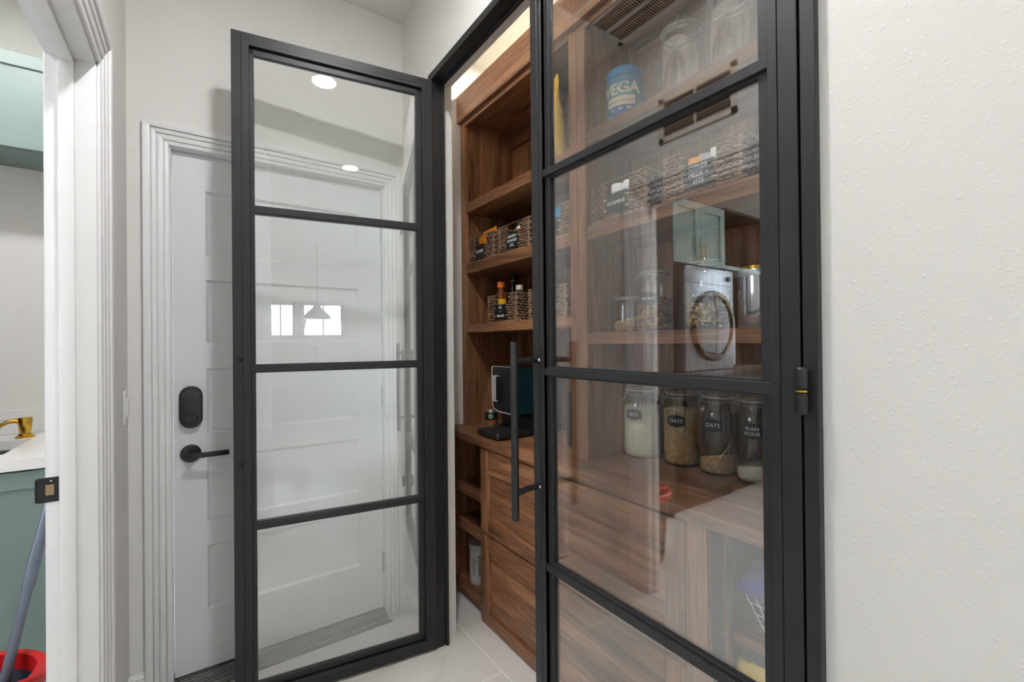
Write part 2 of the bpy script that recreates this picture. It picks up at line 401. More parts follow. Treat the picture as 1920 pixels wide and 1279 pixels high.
MB().box(-.303, -.288, ys-.0022, ys-.0012, .955, .980).build('latch_opening', mat('raw_wood', (150, 128, 98), .8), o)
sc = MB(); sc.lathe([(0, 0), (.0022, 0), (.0022, .0006), (0, .001)], M=Matrix.Translation((-.293, ys-.0018, .989)) @ Matrix.Rotation(R(90), 4, 'X'), n=10)
sc.build('screw', CHROME, o)
# laundry-side casing (seen in reflection only at its edge)
casing('trim_5', face_fn((XLi, 0, 0), (0, -1, 0), (0, 0, 1)), -(JY1-.006), -(JY0+.006), JZ-.006, ST3)
# baseboards
def baseboard(name, fn, a0, a1):
    m = MB(); prof = [(0, 0), (.015, 0), (.015, .082), (.012, .088), (.0125, .097), (.007, .106), (.005, .116), (0, .116)]
    vs = [fn(a, z, t) for a in (a0, a1) for t, z in prof]; n = len(prof)
    m.add(vs, [tuple(range(n)), tuple(range(n, 2*n))]+[(i, (i+1) % n, (i+1) % n+n, i+n) for i in range(n)])
    return struct(m.build(name, TRIM))
fb = face_fn((0, YB, 0), (1, 0, 0), (0, 0, 1)); fl = face_fn((XL, 0, 0), (0, 1, 0), (0, 0, 1)); fr_ = face_fn((XR, 0, 0), (0, -1, 0), (0, 0, 1))
baseboard('baseboard_back_left', fb, XL, -.168); baseboard('baseboard_back_right', fb, .818, XR)
baseboard('baseboard_left', fl, 1.665, YB); baseboard('baseboard_right_far', fr_, -YB, -1.833)
baseboard('baseboard_left_near', fl, -.6, .63); baseboard('baseboard_right_near', fr_, -.315, .6)

# ------------------------------------------------------------------ white garage door
gd = thing('door_1', 'white five-panel door with a black keypad lock and lever, behind the open glass door', None, ((GX0+GX1)/2, 2.192, 0), kind='structure')
gy0, gy1 = 2.170, 2.212
pz = [(1.667, 1.925), (1.322, 1.572), (.962, 1.219), (.613, .865), (.262, .517)]; px0, px1 = .024, .623
zb = .034
lf = MB()
lf.box(GX0, px0, gy0, gy1, zb, GZ).box(px1, GX1, gy0, gy1, zb, GZ)
edges = [GZ]+[e for p in pz for e in (p[1], p[0])]+[zb]
for k in range(0, len(edges), 2): lf.box(px0, px1, gy0, gy1, edges[k+1], edges[k])
lf.build('leaf', DOORW, gd)
for z0, z1 in pz:
    m = MB(); t = .010; e = .009
    m.box(px0+e, px1-e, gy0+t, gy1-.004, z0+e, z1-e)
    A = [(px0, z0), (px1, z0), (px1, z1), (px0, z1)]; Bq = [(px0+e, z0+e), (px1-e, z0+e), (px1-e, z1-e), (px0+e, z1-e)]
    for i in range(4):
        j = (i+1) % 4
        m.add([(A[i][0], gy0+.001, A[i][1]), (A[j][0], gy0+.001, A[j][1]), (Bq[j][0], gy0+t, Bq[j][1]), (Bq[i][0], gy0+t, Bq[i][1])], [(0, 1, 2, 3)])
    m.build('panel', DOORW, gd, fixn=True)
sw = MB(); sw.box(GX0, GX1, gy0+.004, gy1, .022, zb).box(GX0+.01, GX1-.01, gy0+.0005, gy0+.006, .026, zb+.004)
tag(sw.build('door_sweep', mat('grey_vinyl', (92, 90, 88), .6), gd), 'grey vinyl sweep along the bottom of the door')
kp = MB(); kc = (-.026, 1.071); hw, hh = .0375, .0815
out = [(kc[0]+hw*math.cos(a), kc[1]+hh-hw+hw*math.sin(a)) for a in [math.pi*i/14 for i in range(15)]]+[(kc[0]+hw*math.cos(a), kc[1]-hh+hw+hw*math.sin(a)) for a in [math.pi+math.pi*i/14 for i in range(15)]]
fd = face_fn((0, gy0, 0), (1, 0, 0), (0, 0, 1))
kp.prism(out, fd, 0, .020)
o = tag(kp.build('keypad_lock', BLKM, gd, bevel=.005, seg=3), 'black oval keypad deadbolt')
ins = [(kc[0]+(a-kc[0])*.80, kc[1]+(b-kc[1])*.88) for a, b in out if b > kc[1]-.02]
MB().prism(ins, fd, .020, .0225).build('keypad_face', mat('black_gloss', (12, 12, 13), .15), o, bevel=.0008, seg=1)
tn = MB(); tn.lathe([(0, .020), (.022, .020), (.022, .026), (.018, .030), (0, .030)], n=28, M=Matrix.Translation((kc[0], gy0, 1.028)) @ Matrix.Rotation(R(90), 4, 'X'))
tn.box(kc[0]-.017, kc[0]+.017, gy0-.040, gy0-.028, 1.024, 1.032)
tn.build('thumb_turn', BLKM, o, smooth=35)
lv = MB(); lz = .889; lx = -.028
lv.lathe([(0, 0), (.0345, 0), (.0345, .006), (.031, .010), (0, .010)], n=36, M=Matrix.Translation((lx, gy0, lz)) @ Matrix.Rotation(R(90), 4, 'X'))
lv.tube([(lx, gy0-.005, lz), (lx, gy0-.055, lz)], .010, 14)
o = tag(lv.build('lever_rose', BLKM, gd, smooth=35), 'black round rose of the lever handle')
MB().box(lx-.011, .097, gy0-.062, gy0-.052, lz-.011, lz+.009).build('lever', BLKM, o, bevel=.003)
hg = MB()
for z in (.25, 1.06, 1.86): hg.tube([(GX1+.002, gy0-.004, z-.05), (GX1+.002, gy0-.004, z+.05)], .006, 10)
hg.build('hinge', STEEL, gd, smooth=40)
# threshold
th = MB(); ty0, ty1 = 2.083, 2.235
th.prism([(ty0, 0), (ty1, 0), (ty1, .026), (2.165, .024), (ty0+.006, .008), (ty0, .006)], lambda a, b, t: Vector((t, a, b)), GX0-.003, GX1+.003)
rg = MB()
for i in range(7):
    y = 2.093+i*.0112; z = .0080+(y-2.089)*.21
    rg.box(GX0-.002, GX1+.002, y, y+.0062, z-.003, z+.0055)
th.box(-.15, GX1+.012, ty0-.002, ty0+.006, 0, .0075)
thr = struct(th.build('trim_6', mat('dull_aluminium', (128, 128, 127), .45, .7, nscale=30, namt=.1)), 'ridged aluminium threshold under the white door')
rg.build('ridges', ALU, thr)

# light switch on the left wall
s = thing('light_switch', 'white light switch plate on the narrow left wall beside the doorway', 'light switch', (XL, 2.06, 1.04))
B(XL, XL+.006, 2.022, 2.098, 1.040, 1.157).build('plate', TRIM, s, bevel=.002)
B(XL+.005, XL+.010, 2.043, 2.077, 1.065, 1.131).build('rocker', TRIM, s, bevel=.0015)

# ------------------------------------------------------------------ black steel frame and glass doors
fr = MB(); fx0, fx1 = .826, .886; ZH = 2.446
fr.box(fx0, fx1, PY0, .341, 0, PZ-.002).box(fx0, fx1, 1.7845, 1.8135, 0, PZ-.002).box(fx0, fx1, .341, 1.7845, ZH, PZ-.002)
fr.box(fx0+.048, fx1, .341, .352, 0, ZH).box(fx0+.048, fx1, 1.7735, 1.7845, 0, ZH).box(fx0+.048, fx1, .352, 1.7735, ZH-.011, ZH)
frm = struct(fr.build('trim_7', BLK, bevel=.0012, seg=1), 'black steel door frame around the pantry opening')
sc = MB()
for z in (.25, .83, 1.27, 1.72, 2.2):
    sc.blob((.850, 1.7842, z), .005, .002, .005, nu=10, nv=6)
for y in (.8, 1.2, 1.6): sc.blob((.850, y, ZH-.0002), .005, .005, .002, nu=10, nv=6)
sc.build('screw_heads', BLKM, frm, smooth=40)['kind'] = 'stuff'
# drywall return strips behind the frame come from the wall itself
DW, DZ0, DZ1, DT = .735, .012, 2.438, .045
MU = (1.804, 1.2245, .653)
def glass_door(name, label, loc, rz, s):
    d = thing(name, label, None, loc, rz, kind='structure')
    M = WM[d.name]
    def bx(m, x0, x1, y0, y1, z0, z1):
        a, b = sorted((s*x0, s*x1)); m.box(a, b, y0, y1, z0, z1, M=M); return m
    w1, w2, w3 = .031, .049, .070
    # hinge stile, free stile, rails: outer tube, inner flange, glazing bead
    def stile(x0, sg, wide):
        m = MB()
        e = lambda a: x0+sg*a
        bx(m, *sorted((e(0), e(w1))), 0, DT, DZ0, DZ1)
        bx(m, *sorted((e(w1+.0012), e(w2))), .0008, .030, DZ0+w1, DZ1-w1)
        bx(m, *sorted((e(w1), e(wide))), .035, DT+.001, DZ0+.001, DZ1-.001)
        bx(m, *sorted((e(w2), e(w3))), .013, .033, DZ0+w2, DZ1-w2)
        bx(m, *sorted((e(w1), e(w2))), .004, .028, DZ0+w1, DZ1-w1)
        return m
    stile(0, 1, .044).build('hinge_stile', BLK, d, bevel=.0009, seg=1)
    stile(DW, -1, .056).build('free_stile', BLK, d, bevel=.0009, seg=1)
    for z, sg in ((DZ0, 1), (DZ1, -1)):
        m = MB(); e = lambda a: z+sg*a
        bx(m, w1, DW-w1, 0, DT, *sorted((e(0), e(w1))))
        bx(m, w1, DW-w1, .0008, .030, *sorted((e(w1+.0012), e(w2))))
        bx(m, w1, DW-w1, .035, DT+.0008, *sorted((e(w1), e(.044))))
        bx(m, w2, DW-w2, .013, .033, *sorted((e(w2), e(w3))))
        m.build('rail', BLK, d, bevel=.0009, seg=1)
    for z in MU:
        m = MB(); bx(m, w2, DW-w2, .004, .036, z-.0105, z+.0105); bx(m, w3-.004, DW-w3+.004, .013, .033, z-.0155, z+.0155)
        m.build('muntin', BLK, d, bevel=.0009, seg=1)
    zz = [DZ1-w3]+[q for z in MU for q in (z+.0155, z-.0155)]+[DZ0+w3]
    for k in range(0, 8, 2):
        m = MB(); bx(m, w3-.006, DW-w3+.006, .0205, .0255, zz[k+1]-.004, zz[k]+.004)
        m.build('glass_pane', PANE, d)
    # pull handle on the hall face: bar on two bent brackets
    hb = MB(); P = lambda x, y, z: M @ Vector((s*x, y, z))
    hx = DW-.022
    hb.tube([P(hx-.009, -.091, .806), P(hx-.009, -.091, 1.312)], .0108, 20)
    h = tag(hb.build('pull_bar', BLKM, d, smooth=40), 'tall black tubular pull bar')
    for z in (1.258, .884):
        br = MB()
        br.tube([P(hx, 0, z), P(hx, -.030, z), P(hx-.002, -.045, z), P(hx-.009, -.088, z-.004)], .0085, 12)
        br.lathe([(0, 0), (.012, 0), (.012, .004), (0, .005)], n=18, M=Matrix.Translation(P(hx, 0, z)) @ M.to_3x3().to_4x4() @ Matrix.Rotation(R(90), 4, 'X'))
        br.build('bracket', BLKM, h, smooth=40)
        bo = MB(); bo.blob(P(hx-.001, DT+.001, z), .0065, .0065, .0065, nu=12, nv=8); bo.build('bolt_head', CHROME if s < 0 else BLKM, d, smooth=60)
        bs = MB(); bs.blob(P(hx-.010, -.0005, z), .006, .004, .006, nu=12, nv=8); bs.build('bolt', CHROME, h, smooth=60)
    for z in (.30, 1.2255, 2.15):
        hi = MB(); hp = lambda q: P(-.006, -.011, q)
        for q0, q1 in ((z-.040, z-.0015), (z+.0015, z+.040)):
            hi.tube([hp(q0), hp(q0+.002), hp(q0+.005), hp(q1-.005), hp(q1-.002), hp(q1)], [.005, .0085, .0098, .0098, .0085, .005] , 18)
        g = hi.build('hinge_barrel', BLKM, d, smooth=40)
        MB().tube([hp(z-.0016), hp(z+.0016)], .0096, 18).build('brass_washer', GOLD, g, smooth=40)
    return d
a = R(171.67)
left_door = glass_door('door_3', 'open black steel and glass pantry door, swung back towards the white door', (.8325, 1.8165, 0), a, 1)
right_door = glass_door('door_2', 'closed black steel and glass pantry door with a tall pull bar', (.826, .345, 0), R(-90), -1)

# ------------------------------------------------------------------ lamps
LENS = glow('lamp_lens', (1, .99, 1), LAMP*1.95); LENS2 = glow('lamp_lens_mouth', (1, .99, 1), LAMP*.10); FILL_KITCHEN = glow('kitchen_fill_lens', (1, .98, .96), 190)
FILL_LAUNDRY = glow('laundry_fill_lens', (1, .99, 1), 280); FILL_SINK = glow('sink_fill_lens', (1, .99, 1), 320)
LENSW = glow('warm_lamp_lens', (1, .95, .87), WARM)
def downlight(x, y, label, lens=LENS, r=.066, group=None):
    t = thing('ceiling_light', label, 'ceiling light', (x, y, HC), group=group)
    m = MB(); m.lathe([(r, HC), (r+.016, HC), (r+.016, HC-.003), (r+.008, HC-.007), (r, HC-.006), (r, HC)], (x, y, 0), 36)
    m.build('trim_ring', TRIM, t, smooth=40)
    m = MB(); m.lathe([(0, HC-.004), (r, HC-.004), (r, HC-.0005), (0, HC-.0005)], (x, y, 0), 36)
    m.build('lens', lens, t)
    return t
downlight(.33, .82, 'round white ceiling light above the hall, mirrored in the open glass door, the larger')
downlight(.44, -.55, 'round white ceiling light at the mouth of the hall, mirrored smaller in the glass', LENS2)
for x, sx_ in ((-1.5, 'window side'), (2.3, 'glass door side')):
    for y, sy_ in ((-4.9, 'farthest from'), (-3.3, 'halfway along'), (-1.7, 'nearest to')):
        downlight(x, y, 'added unseen kitchen fill light on the %s, the one %s the hall' % (sx_, sy_), FILL_KITCHEN, group='added kitchen fill lights')  # unseen lights added to brighten the space behind the camera
downlight(-1.5, 1.15, 'added unseen fill light of the laundry room, towards the hall', FILL_LAUNDRY); downlight(-2.15, 1.15, 'added unseen fill light of the laundry room, towards its window', FILL_LAUNDRY); downlight(-.75, 1.95, 'added unseen fill light of the laundry room, over the sink counter', FILL_SINK)  # unseen lights added to brighten the laundry and its reflection
for y, w_ in ((.70, 'right end'), (1.30, 'middle'), (1.85, 'left end')):
    downlight(1.475, y, 'small warm ceiling light over the %s of the pantry shelves' % w_, LENSW, .045, 'pantry ceiling lights')
# return-air grille on the hall ceiling
v = thing('ceiling_vent', 'white louvred air grille on the ceiling, mirrored at the top of the glass', 'air vent', (.05, 1.45, HC))
vx0, vx1, vy0, vy1 = -.17, .33, 1.16, 1.64; z1 = HC-.008
m = MB(); m.box(vx0, vx1, vy0, vy0+.03, z1, HC).box(vx0, vx1, vy1-.03, vy1, z1, HC).box(vx0, vx0+.03, vy0, vy1, z1, HC).box(vx1-.03, vx1, vy0, vy1, z1, HC)
for k in (1, 2, 3): xx = vx0+.03+k*.11; m.box(xx-.008, xx+.008, vy0, vy1, z1, HC)
m.build('frame', TRIM, v, bevel=.001, seg=1)
B(vx0+.02, vx1-.02, vy0+.02, vy1-.02, HC-.0015, HC-.0005).build('duct_backing', mat('duct_dark', (46, 45, 43), .9), v)
vb0 = None
for i in range(31):
    y = vy0+.035+i*.0135
    Mx = Matrix.Translation((0, y, HC-.004)) @ Matrix.Rotation(R(35), 4, 'X')
    if vb0 is None:
        m = MB(); m.box(vx0+.03, vx1-.03, -.004, .004, -.0006, .0006, M=Mx); vb0 = m.build('louvre', TRIM, v); y00 = y
    else:
        c = vb0.copy(); COL.objects.link(c); c.location = (0, y-y00, 0)
# supply register over the laundry doorway
v = thing('wall_vent', 'brown louvred register high on the left wall, mirrored in the closed glass door', 'air vent', (XL, 1.23, 2.30))
wy0, wy1, wz0, wz1 = 1.03, 1.43, 2.295, 2.52
VTB = mat('vent_beige', (214, 205, 192), .5)
m = MB(); m.box(XL, XL+.008, wy0, wy1, wz0, wz0+.028).box(XL, XL+.008, wy0, wy1, wz1-.028, wz1).box(XL, XL+.008, wy0, wy0+.028, wz0, wz1).box(XL, XL+.008, wy1-.028, wy1, wz0, wz1)
m.box(XL, XL+.009, (wy0+wy1)/2-.005, (wy0+wy1)/2+.005, wz0, wz1)
m.build('frame', VTB, v, bevel=.0015, seg=1)
B(XL, XL+.0015, wy0+.02, wy1-.02, wz0+.02, wz1-.02).build('duct_backing', MATS['duct_dark'], v)
vb0 = None
for i in range(10):
    z = wz0+.036+i*.017
    if vb0 is None:
        m = MB(); m.box(-.001, .009, wy0+.028, wy1-.028, -.0008, .0008, M=Matrix.Translation((XL+.003, 0, z)) @ Matrix.Rotation(R(38), 4, 'Y')); vb0 = m.build('louvre', VTB, v); z00 = z
    else:
        c = vb0.copy(); COL.objects.link(c); c.location = (0, 0, z-z00)

# ------------------------------------------------------------------ walnut pantry cabinetry
XF, XBK = 1.21, 1.53                                # upper shelves: front and back
def hutch(label, y0, y1, shelves, loc):
    h = thing('shelf_cabinet', label, 'cabinet', loc)
    i0, i1 = y0+.045, y1-.046                       # inside faces, flush with the face stiles
    for a_, b_ in ((i1, i1+.02), (i0-.02, i0)):
        B(XF+.02, XBK, a_, b_, .86, 2.66).build('side_panel', WZ, h)
    for a_, b_ in ((i1, y1), (y0, i0)):
        B(XF, XF+.02, a_+.0006, b_-.0006, .8605, 2.60).build('face_stile', WZ, h, bevel=.0012, seg=1)
    B(XBK, XBK+.012, y0+.01, y1-.01, .86, 2.66).build('back_panel', WZ, h)
    B(XF+.004, XBK, i0, i1, 2.525, 2.545).build('top_panel', WY, h)
    B(XBK-.018, XBK, i0, i1, 2.445, 2.525).build('back_rail', WY, h)
    B(XF+.0, XBK+.012, y0, y1, 2.661, 2.668).build('bounce_board', mat('bounce_board_pale', (226, 216, 198), .7, nscale=8, namt=.05), h)  # unseen pale board added to bounce cream light above the header
    B(XF-.002, XF+.018, i0, i1, 2.505, 2.60).build('top_rail', WY, h)
    B(XF-.024, XF-.002, y0, y1, 2.530, 2.678).build('header', WY, h, bevel=.0015, seg=1)
    for z0, z1 in shelves:
        s = B(XF+.003, XBK, i0, i1, z0, z1).build('shelf', WY, h, bevel=.0015, seg=1)
    m = MB()
    for xx in (XF+.055, XBK-.05):
        for k in range(42):
            z = .96+k*.032
            if any(z0-.01 < z < z1+.01 for z0, z1 in shelves): continue
            m.tube([(xx, i1+.0002, z), (xx, i1-.0008, z)], .0023, 6)
    m.build('pin_holes', mat('pin_sleeve', (150, 118, 88), .5), h)['kind'] = 'stuff'
    return h
LS = [(2.025, 2.077), (1.690, 1.743), (1.368, 1.411)]; RS = [(2.060, 2.105), (1.700, 1.750), (1.302, 1.345)]
hutch('tall walnut shelf cabinet above the coffee machine, seen through the open doorway', 1.288, 2.230, LS, (1.37, 1.76, .86))
hutch('tall walnut shelf cabinet behind the closed glass door', .346, 1.288, RS, (1.37, .82, .86))
ct = B(1.08, XBK+.012, .320, 2.230, .822, .86).build('countertop', WY, bevel=.002, loc=(1.3, 1.28, .822))
tag(ct, 'long walnut worktop running under the shelf cabinets', 'countertop')
# corner shelves left of the drawers
c = thing('corner_shelf_unit', 'dark open walnut shelf unit left of the drawers', 'cabinet', (1.3, 2.03, 0))
B(1.11, XBK, 2.205, 2.230, 0, .821).build('side_panel', WZ, c); B(1.11, XBK, 1.842, 1.862, 0, .821).build('side_panel', WZ, c)
B(XBK, XBK+.012, 1.842, 2.230, 0, .821).build('back_panel', WZ, c)
for z in (.045, .372, .560): B(1.112, XBK, 1.862, 2.205, z-.02, z).build('shelf', WY, c, bevel=.001, seg=1)
B(1.14, 1.16, 1.862, 2.205, 0, .024).build('toe_board', WY, c)
m = MB()
for k in range(20):
    z = .10+k*.034
    if min(abs(z-.362), abs(z-.55)) < .02: continue
    for xx in (1.165, 1.48): m.tube([(xx, 2.2052, z), (xx, 2.2042, z)], .0024, 6)
m.build('pin_holes', MATS['pin_sleeve'], c)['kind'] = 'stuff'
# drawers
d = thing('drawer_cabinet', 'walnut cabinet with two deep panelled drawers and gold pulls', 'cabinet', (1.3, 1.29, 0))
DY0, DY1 = .750, 1.840
B(1.115, XBK, DY0, DY1, 0, .821).build('carcass', WZ, d)
def shaker(parent, name, fn, a0, a1, b0, b1, st, rt, rb, t, ma, mst, mpan, rec=.008):
    """frame-and-panel front; returns the panel's parent front"""
    m = MB(); q = lambda x0, x1, y0, y1, d0, d1: m.prism([(x0, y0), (x1, y0), (x1, y1), (x0, y1)], fn, d0, d1)
    q(a0+st-.002, a1-st+.002, b0+rb-.002, b1-rt+.002, 0, t-rec)
    o = m.build(name, mpan, parent)
    for x0, x1 in ((a0, a0+st), (a1-st, a1)):
        m = MB(); q = lambda x0, x1, y0, y1, d0, d1: m.prism([(x0, y0), (x1, y0), (x1, y1), (x0, y1)], fn, d0, d1)
        q(x0, x1, b0, b1, 0, t); m.build('stile', mst, o, bevel=.0022, seg=2)
    for y0, y1 in ((b0, b0+rb), (b1-rt, b1)):
        m = MB(); q = lambda x0, x1, y0, y1, d0, d1: m.prism([(x0, y0), (x1, y0), (x1, y1), (x0, y1)], fn, d0, d1)
        q(a0+st+.0004, a1-st-.0004, y0, y1, 0, t); m.build('rail', ma, o, bevel=.0016, seg=1)
    return o
ff = face_fn((1.114, 0, 0), (0, -1, 0), (0, 0, 1))
for (z0, z1, rt, rb, zp) in ((.427, .814, .108, .062, .617), (.004, .415, .072, .054, .200)):
    o = shaker(d, 'drawer', ff, -DY1, -DY0, z0, z1, .066, rt, rb, .026, WY, WZ, WY, rec=.015)
    m = MB(); m.tube([(1.055, 1.268, zp), (1.055, 1.352, zp)], .006, 12)
    for y in (1.282, 1.338): m.tube([(1.100, y, zp), (1.055, y, zp)], .0045, 10)
    m.build('pull', GOLD, o, smooth=40)
# open bay with wire baskets
c = thing('basket_bay', 'open walnut bay under the worktop holding wire baskets', 'cabinet', (1.3, .51, 0))
B(1.09, 1.112, .684, .748, 0, .821).build('face_stile', WZ, c, bevel=.0012, seg=1)
BAY_SHADE = mat('bay_shade', (40, 46, 50), .55, nscale=30, namt=.08)  # shade of the unlit bay put into its dark colour
B(1.112, XBK, .684, .704, 0, .821).build('side_panel', BAY_SHADE, c); B(1.09, XBK, .325, .346, 0, .821).build('side_panel', BAY_SHADE, c)
B(XBK, XBK+.012, .325, .704, 0, .821).build('back_panel', BAY_SHADE, c)
B(1.163, 1.186, .672, .684, 0, .821).build('runner_upright', WZ, c)
B(1.19, XBK, .346, .672, .498, .518).build('shelf', WY, c, bevel=.001, seg=1); B(1.112, XBK, .346, .684, .02, .04).build('bottom_shelf', BAY_SHADE, c)
for z in (.245,): B(1.20, XBK, .346, .672, z-.02, z).build('shelf', BAY_SHADE, c)

# ------------------------------------------------------------------ woven baskets
def make_basket(label, w=.252, dp=.275, h=.140):
    """front face at x=0 looking to -X, y runs from -w/2 to w/2"""
    b = thing('woven_basket', label, 'basket', (0, 0, 0), group=None)
    n0, n1, nz = -.050, .050, .085
    rows = 11; dz = h/rows; m = MB()
    def face(fn, ln, notch=False):
        nseg = int(ln/.0240)
        for r in range(rows):
            for k in range(nseg+1):
                p = -ln/2+(k+(.5 if r % 2 else 0))*ln/nseg
                if p > ln/2-.004: continue
                if notch and n0-.006 < p < n1+.006 and (r+.5)*dz > nz: continue
                tilt = R(15 if r % 2 else -15)+rnd.uniform(-.10, .10)
                L, T = .0150*rnd.uniform(.88, 1.1), .0060*rnd.uniform(.85, 1.15)
                c_, s_ = math.cos(tilt), math.sin(tilt)
                pts = []; bl = MB(); bl.blob((0, 0, 0), L, .0066, T, nu=8, nv=5)
                o = len(m.v)
                for q in bl.v:
                    a_ = q.x*c_-q.z*s_; z_ = q.x*s_+q.z*c_
                    pts.append(fn(p+a_, (r+.5)*dz+z_*.95, q.y+(.0012 if (r+k) % 2 else -.001)))
                m.add(pts, bl.f)
    face(lambda a, z, t: Vector((.004-t, a, z)), w, True)
    face(lambda a, z, t: Vector((dp-.004+t, a, z)), w)
    face(lambda a, z, t: Vector((dp/2+a, w/2-.004+t, z)), dp-.012)
    face(lambda a, z, t: Vector((dp/2+a, -w/2+.004-t, z)), dp-.012)
    wv_ = m.build('weave', WEAVE, b, smooth=60, fixn=False); wv_['kind'] = 'stuff'
    # corner and base braids
    for cx_, cy_ in ((.003, -w/2+.003), (.003, w/2-.003), (dp-.003, -w/2+.003), (dp-.003, w/2-.003)):
        q = MB()
        for r in range(13):
            q.blob((cx_, cy_, h*(r+.5)/13), .0062, .0062, .0075, M=Matrix.Rotation(R(25 if r % 2 else -25), 3, 'X'), nu=7, nv=4)
        q.build('corner_braid', mat('hyacinth_pale', (146, 118, 92), .75, nscale=60, namt=.4), b, smooth=60, fixn=False)
    q = MB()
    for k in range(16):
        for xx in (.001, dp-.001): q.blob((xx, -w/2+w*(k+.5)/16, .005), .0055, .010, .0052, M=Matrix.Rotation(R(14), 3, 'X'), nu=7, nv=4)
    for k in range(15):
        for yy in (-w/2, w/2): q.blob((dp*(k+.5)/15, yy, .005), .010, .0055, .0052, nu=7, nv=4)
    q.build('base_braid', MATS['hyacinth_pale'], b, smooth=60, fixn=False)
    # wire rim over the notch, and the lining that backs the weave
    q = MB(); q.tube([(.003, -w/2, h-.001), (.003, w/2, h-.001), (dp-.003, w/2, h-.001), (dp-.003, -w/2, h-.001)], .0019, 6, closed=True)
    q.build('rim_wire', mat('rim_wire', (126, 110, 92), .5, .4), b)
    q = MB(); e = .006
    q.box(e, dp-e, -w/2+e, w/2-e, .004, .007)
    q.box(e, e+.003, -w/2+e, w/2-e, .007, nz).box(e, e+.003, -w/2+e, n0, nz, h-.006).box(e, e+.003, n1, w/2-e, nz, h-.006)
    q.box(dp-e-.003, dp-e, -w/2+e, w/2-e, .007, h-.006).box(e+.003, dp-e-.003, -w/2+e, -w/2+e+.003, .007, h-.006).box(e+.003, dp-e-.003, w/2-e-.003, w/2-e, .007, h-.006)
    q.build('lining', LINER, b)
    # black label plate held by four clips
    lb = MB(); lb.box(-.0075, -.0055, n0, n1, .017, .088); lab = lb.build('label_plate', CHALK, b, bevel=.0005, seg=1)
    for yy in (n0, n1):
        for zz in (.033, .072): B(-.0085, -.004, yy-.008, yy+.008, zz-.0018, zz+.0018).build('label_clip', BRASSC, lab)
    return b
b0 = make_basket('x')
BF = 1.222
spots = [   # y centre, shelf z, x of front, label, lettering
    (1.096, 1.750, BF-.002, 'woven basket lettered VITAMINS on the middle shelf behind the glass', ['VITAMINS']),
    (.776, 1.750, BF-.002, 'woven basket lettered OTHER MEDS + VITS, nearest the closed door hinge', ['OTHER', 'MEDS +', 'VITS']),
    (2.056, 1.743, 1.232, 'woven basket lettered FLOUR, at the left end of its shelf', ['FLOUR']),
    (1.756, 1.743, 1.232, 'woven basket lettered BAKING POWDER ETC. beside the flour basket', ['BAKING', 'POWDER', 'ETC.']),
    (1.862, 1.411, 1.232, 'woven basket lettered OIL + VINEGAR with bottles standing in it', ['OIL', '+', 'VINEGAR']),
    (1.470, 1.743, 1.232, 'woven basket with a blue packet in it, behind the edge of the closed door', []),
    (1.512, 1.411, 1.232, 'woven basket on the lower shelf, right of the oil and vinegar basket', []),
]
all_b = [b0]+[copy_tree(b0) for _ in spots[1:]]
for b, (y, z, x, lab, words) in zip(all_b, spots):
    b.location = (x, y, z); b['label'] = lab; b['group'] = 'woven baskets in the pantry'
    lp = [c_ for c_ in b.children if c_.name.startswith('label_plate')][0]
    n = len(words)
    for k, wd in enumerate(words):
        sz = .023 if n == 1 else .019
        if len(wd) > 6: sz *= .82
        fn = face_fn((-.0076, 0, .0525+((n-1)/2-k)*.021), (0, -1, 0), (0, 0, 1))
        t = text_mb(wd, sz, fn, .0005, shear=.12)
        me_o = bpy.data.objects.new('chalk_lettering', bpy.data.meshes.new('chalk_lettering')); COL.objects.link(me_o)
        me_o.data.from_pydata([tuple(v) for v in t.v], [], t.f); me_o.data.materials.append(CHALKW); me_o.parent = lp

# ------------------------------------------------------------------ small bodies: bottles, packets, tubs
def lathe_thing(name, label, cat, c, parts, group=None, n=28):
    """parts: (part name, material, profile) stacked on one axis"""
    t = thing(name, label, cat, c, group=group)
    for pn, ma, prof in parts:
        MB().lathe(prof, c, n).build(pn, ma, t, smooth=38)
    return t
def pouch(name, label, cat, c, w, th_, h, rz, ma, group=None, lean=0, crimp=.012, top_w=1.0, loose=.006, blunt=2.2):
    """an upright filled bag: full belly, flat crimped seam at the top"""
    m = MB(); nu, nv = 20, 12; rows = []
    Mx = Matrix.Translation(Vector(c)) @ Matrix.Rotation(rz, 4, 'Z') @ Matrix.Rotation(lean, 4, 'X')
    for j in range(nv+1):
        v_ = j/nv; z = h*v_
        if v_ < .12: tk = th_*(.82+.18*v_/.12)
        else: tk = max(.0025, th_*(1-((v_-.12)/.80)**blunt)) if v_ < .90 else .0025
        ww = w*(1+(top_w-1)*v_)
        row = []
        for i in range(nu):
            a_ = 2*math.pi*i/nu; ca, sa = math.cos(a_), math.sin(a_)
            px = ww/2*math.copysign(abs(ca)**.55, ca); py = tk/2*math.copysign(abs(sa)**.8, sa)
            wob = loose*math.sin(px*90+z*55)*(.3+v_)*(1 if v_ < .95 else .5)
            row.append(Mx @ Vector((px, py+wob*.5, z+loose*.4*math.sin(px*70)*v_)))
        rows.append(row)
    vs = [p for r_1 in rows for p in r_1]; fs = []
    for j in range(nv):
        for i in range(nu): fs.append((j*nu+i, j*nu+(i+1) % nu, (j+1)*nu+(i+1) % nu, (j+1)*nu+i))
    fs += [tuple(reversed(range(nu))), tuple(range(nv*nu, nv*nu+nu))]
    m.add(vs, fs)
    o = m.build(name, ma, loc=c, smooth=70)
    return tag(o, label, cat, group)
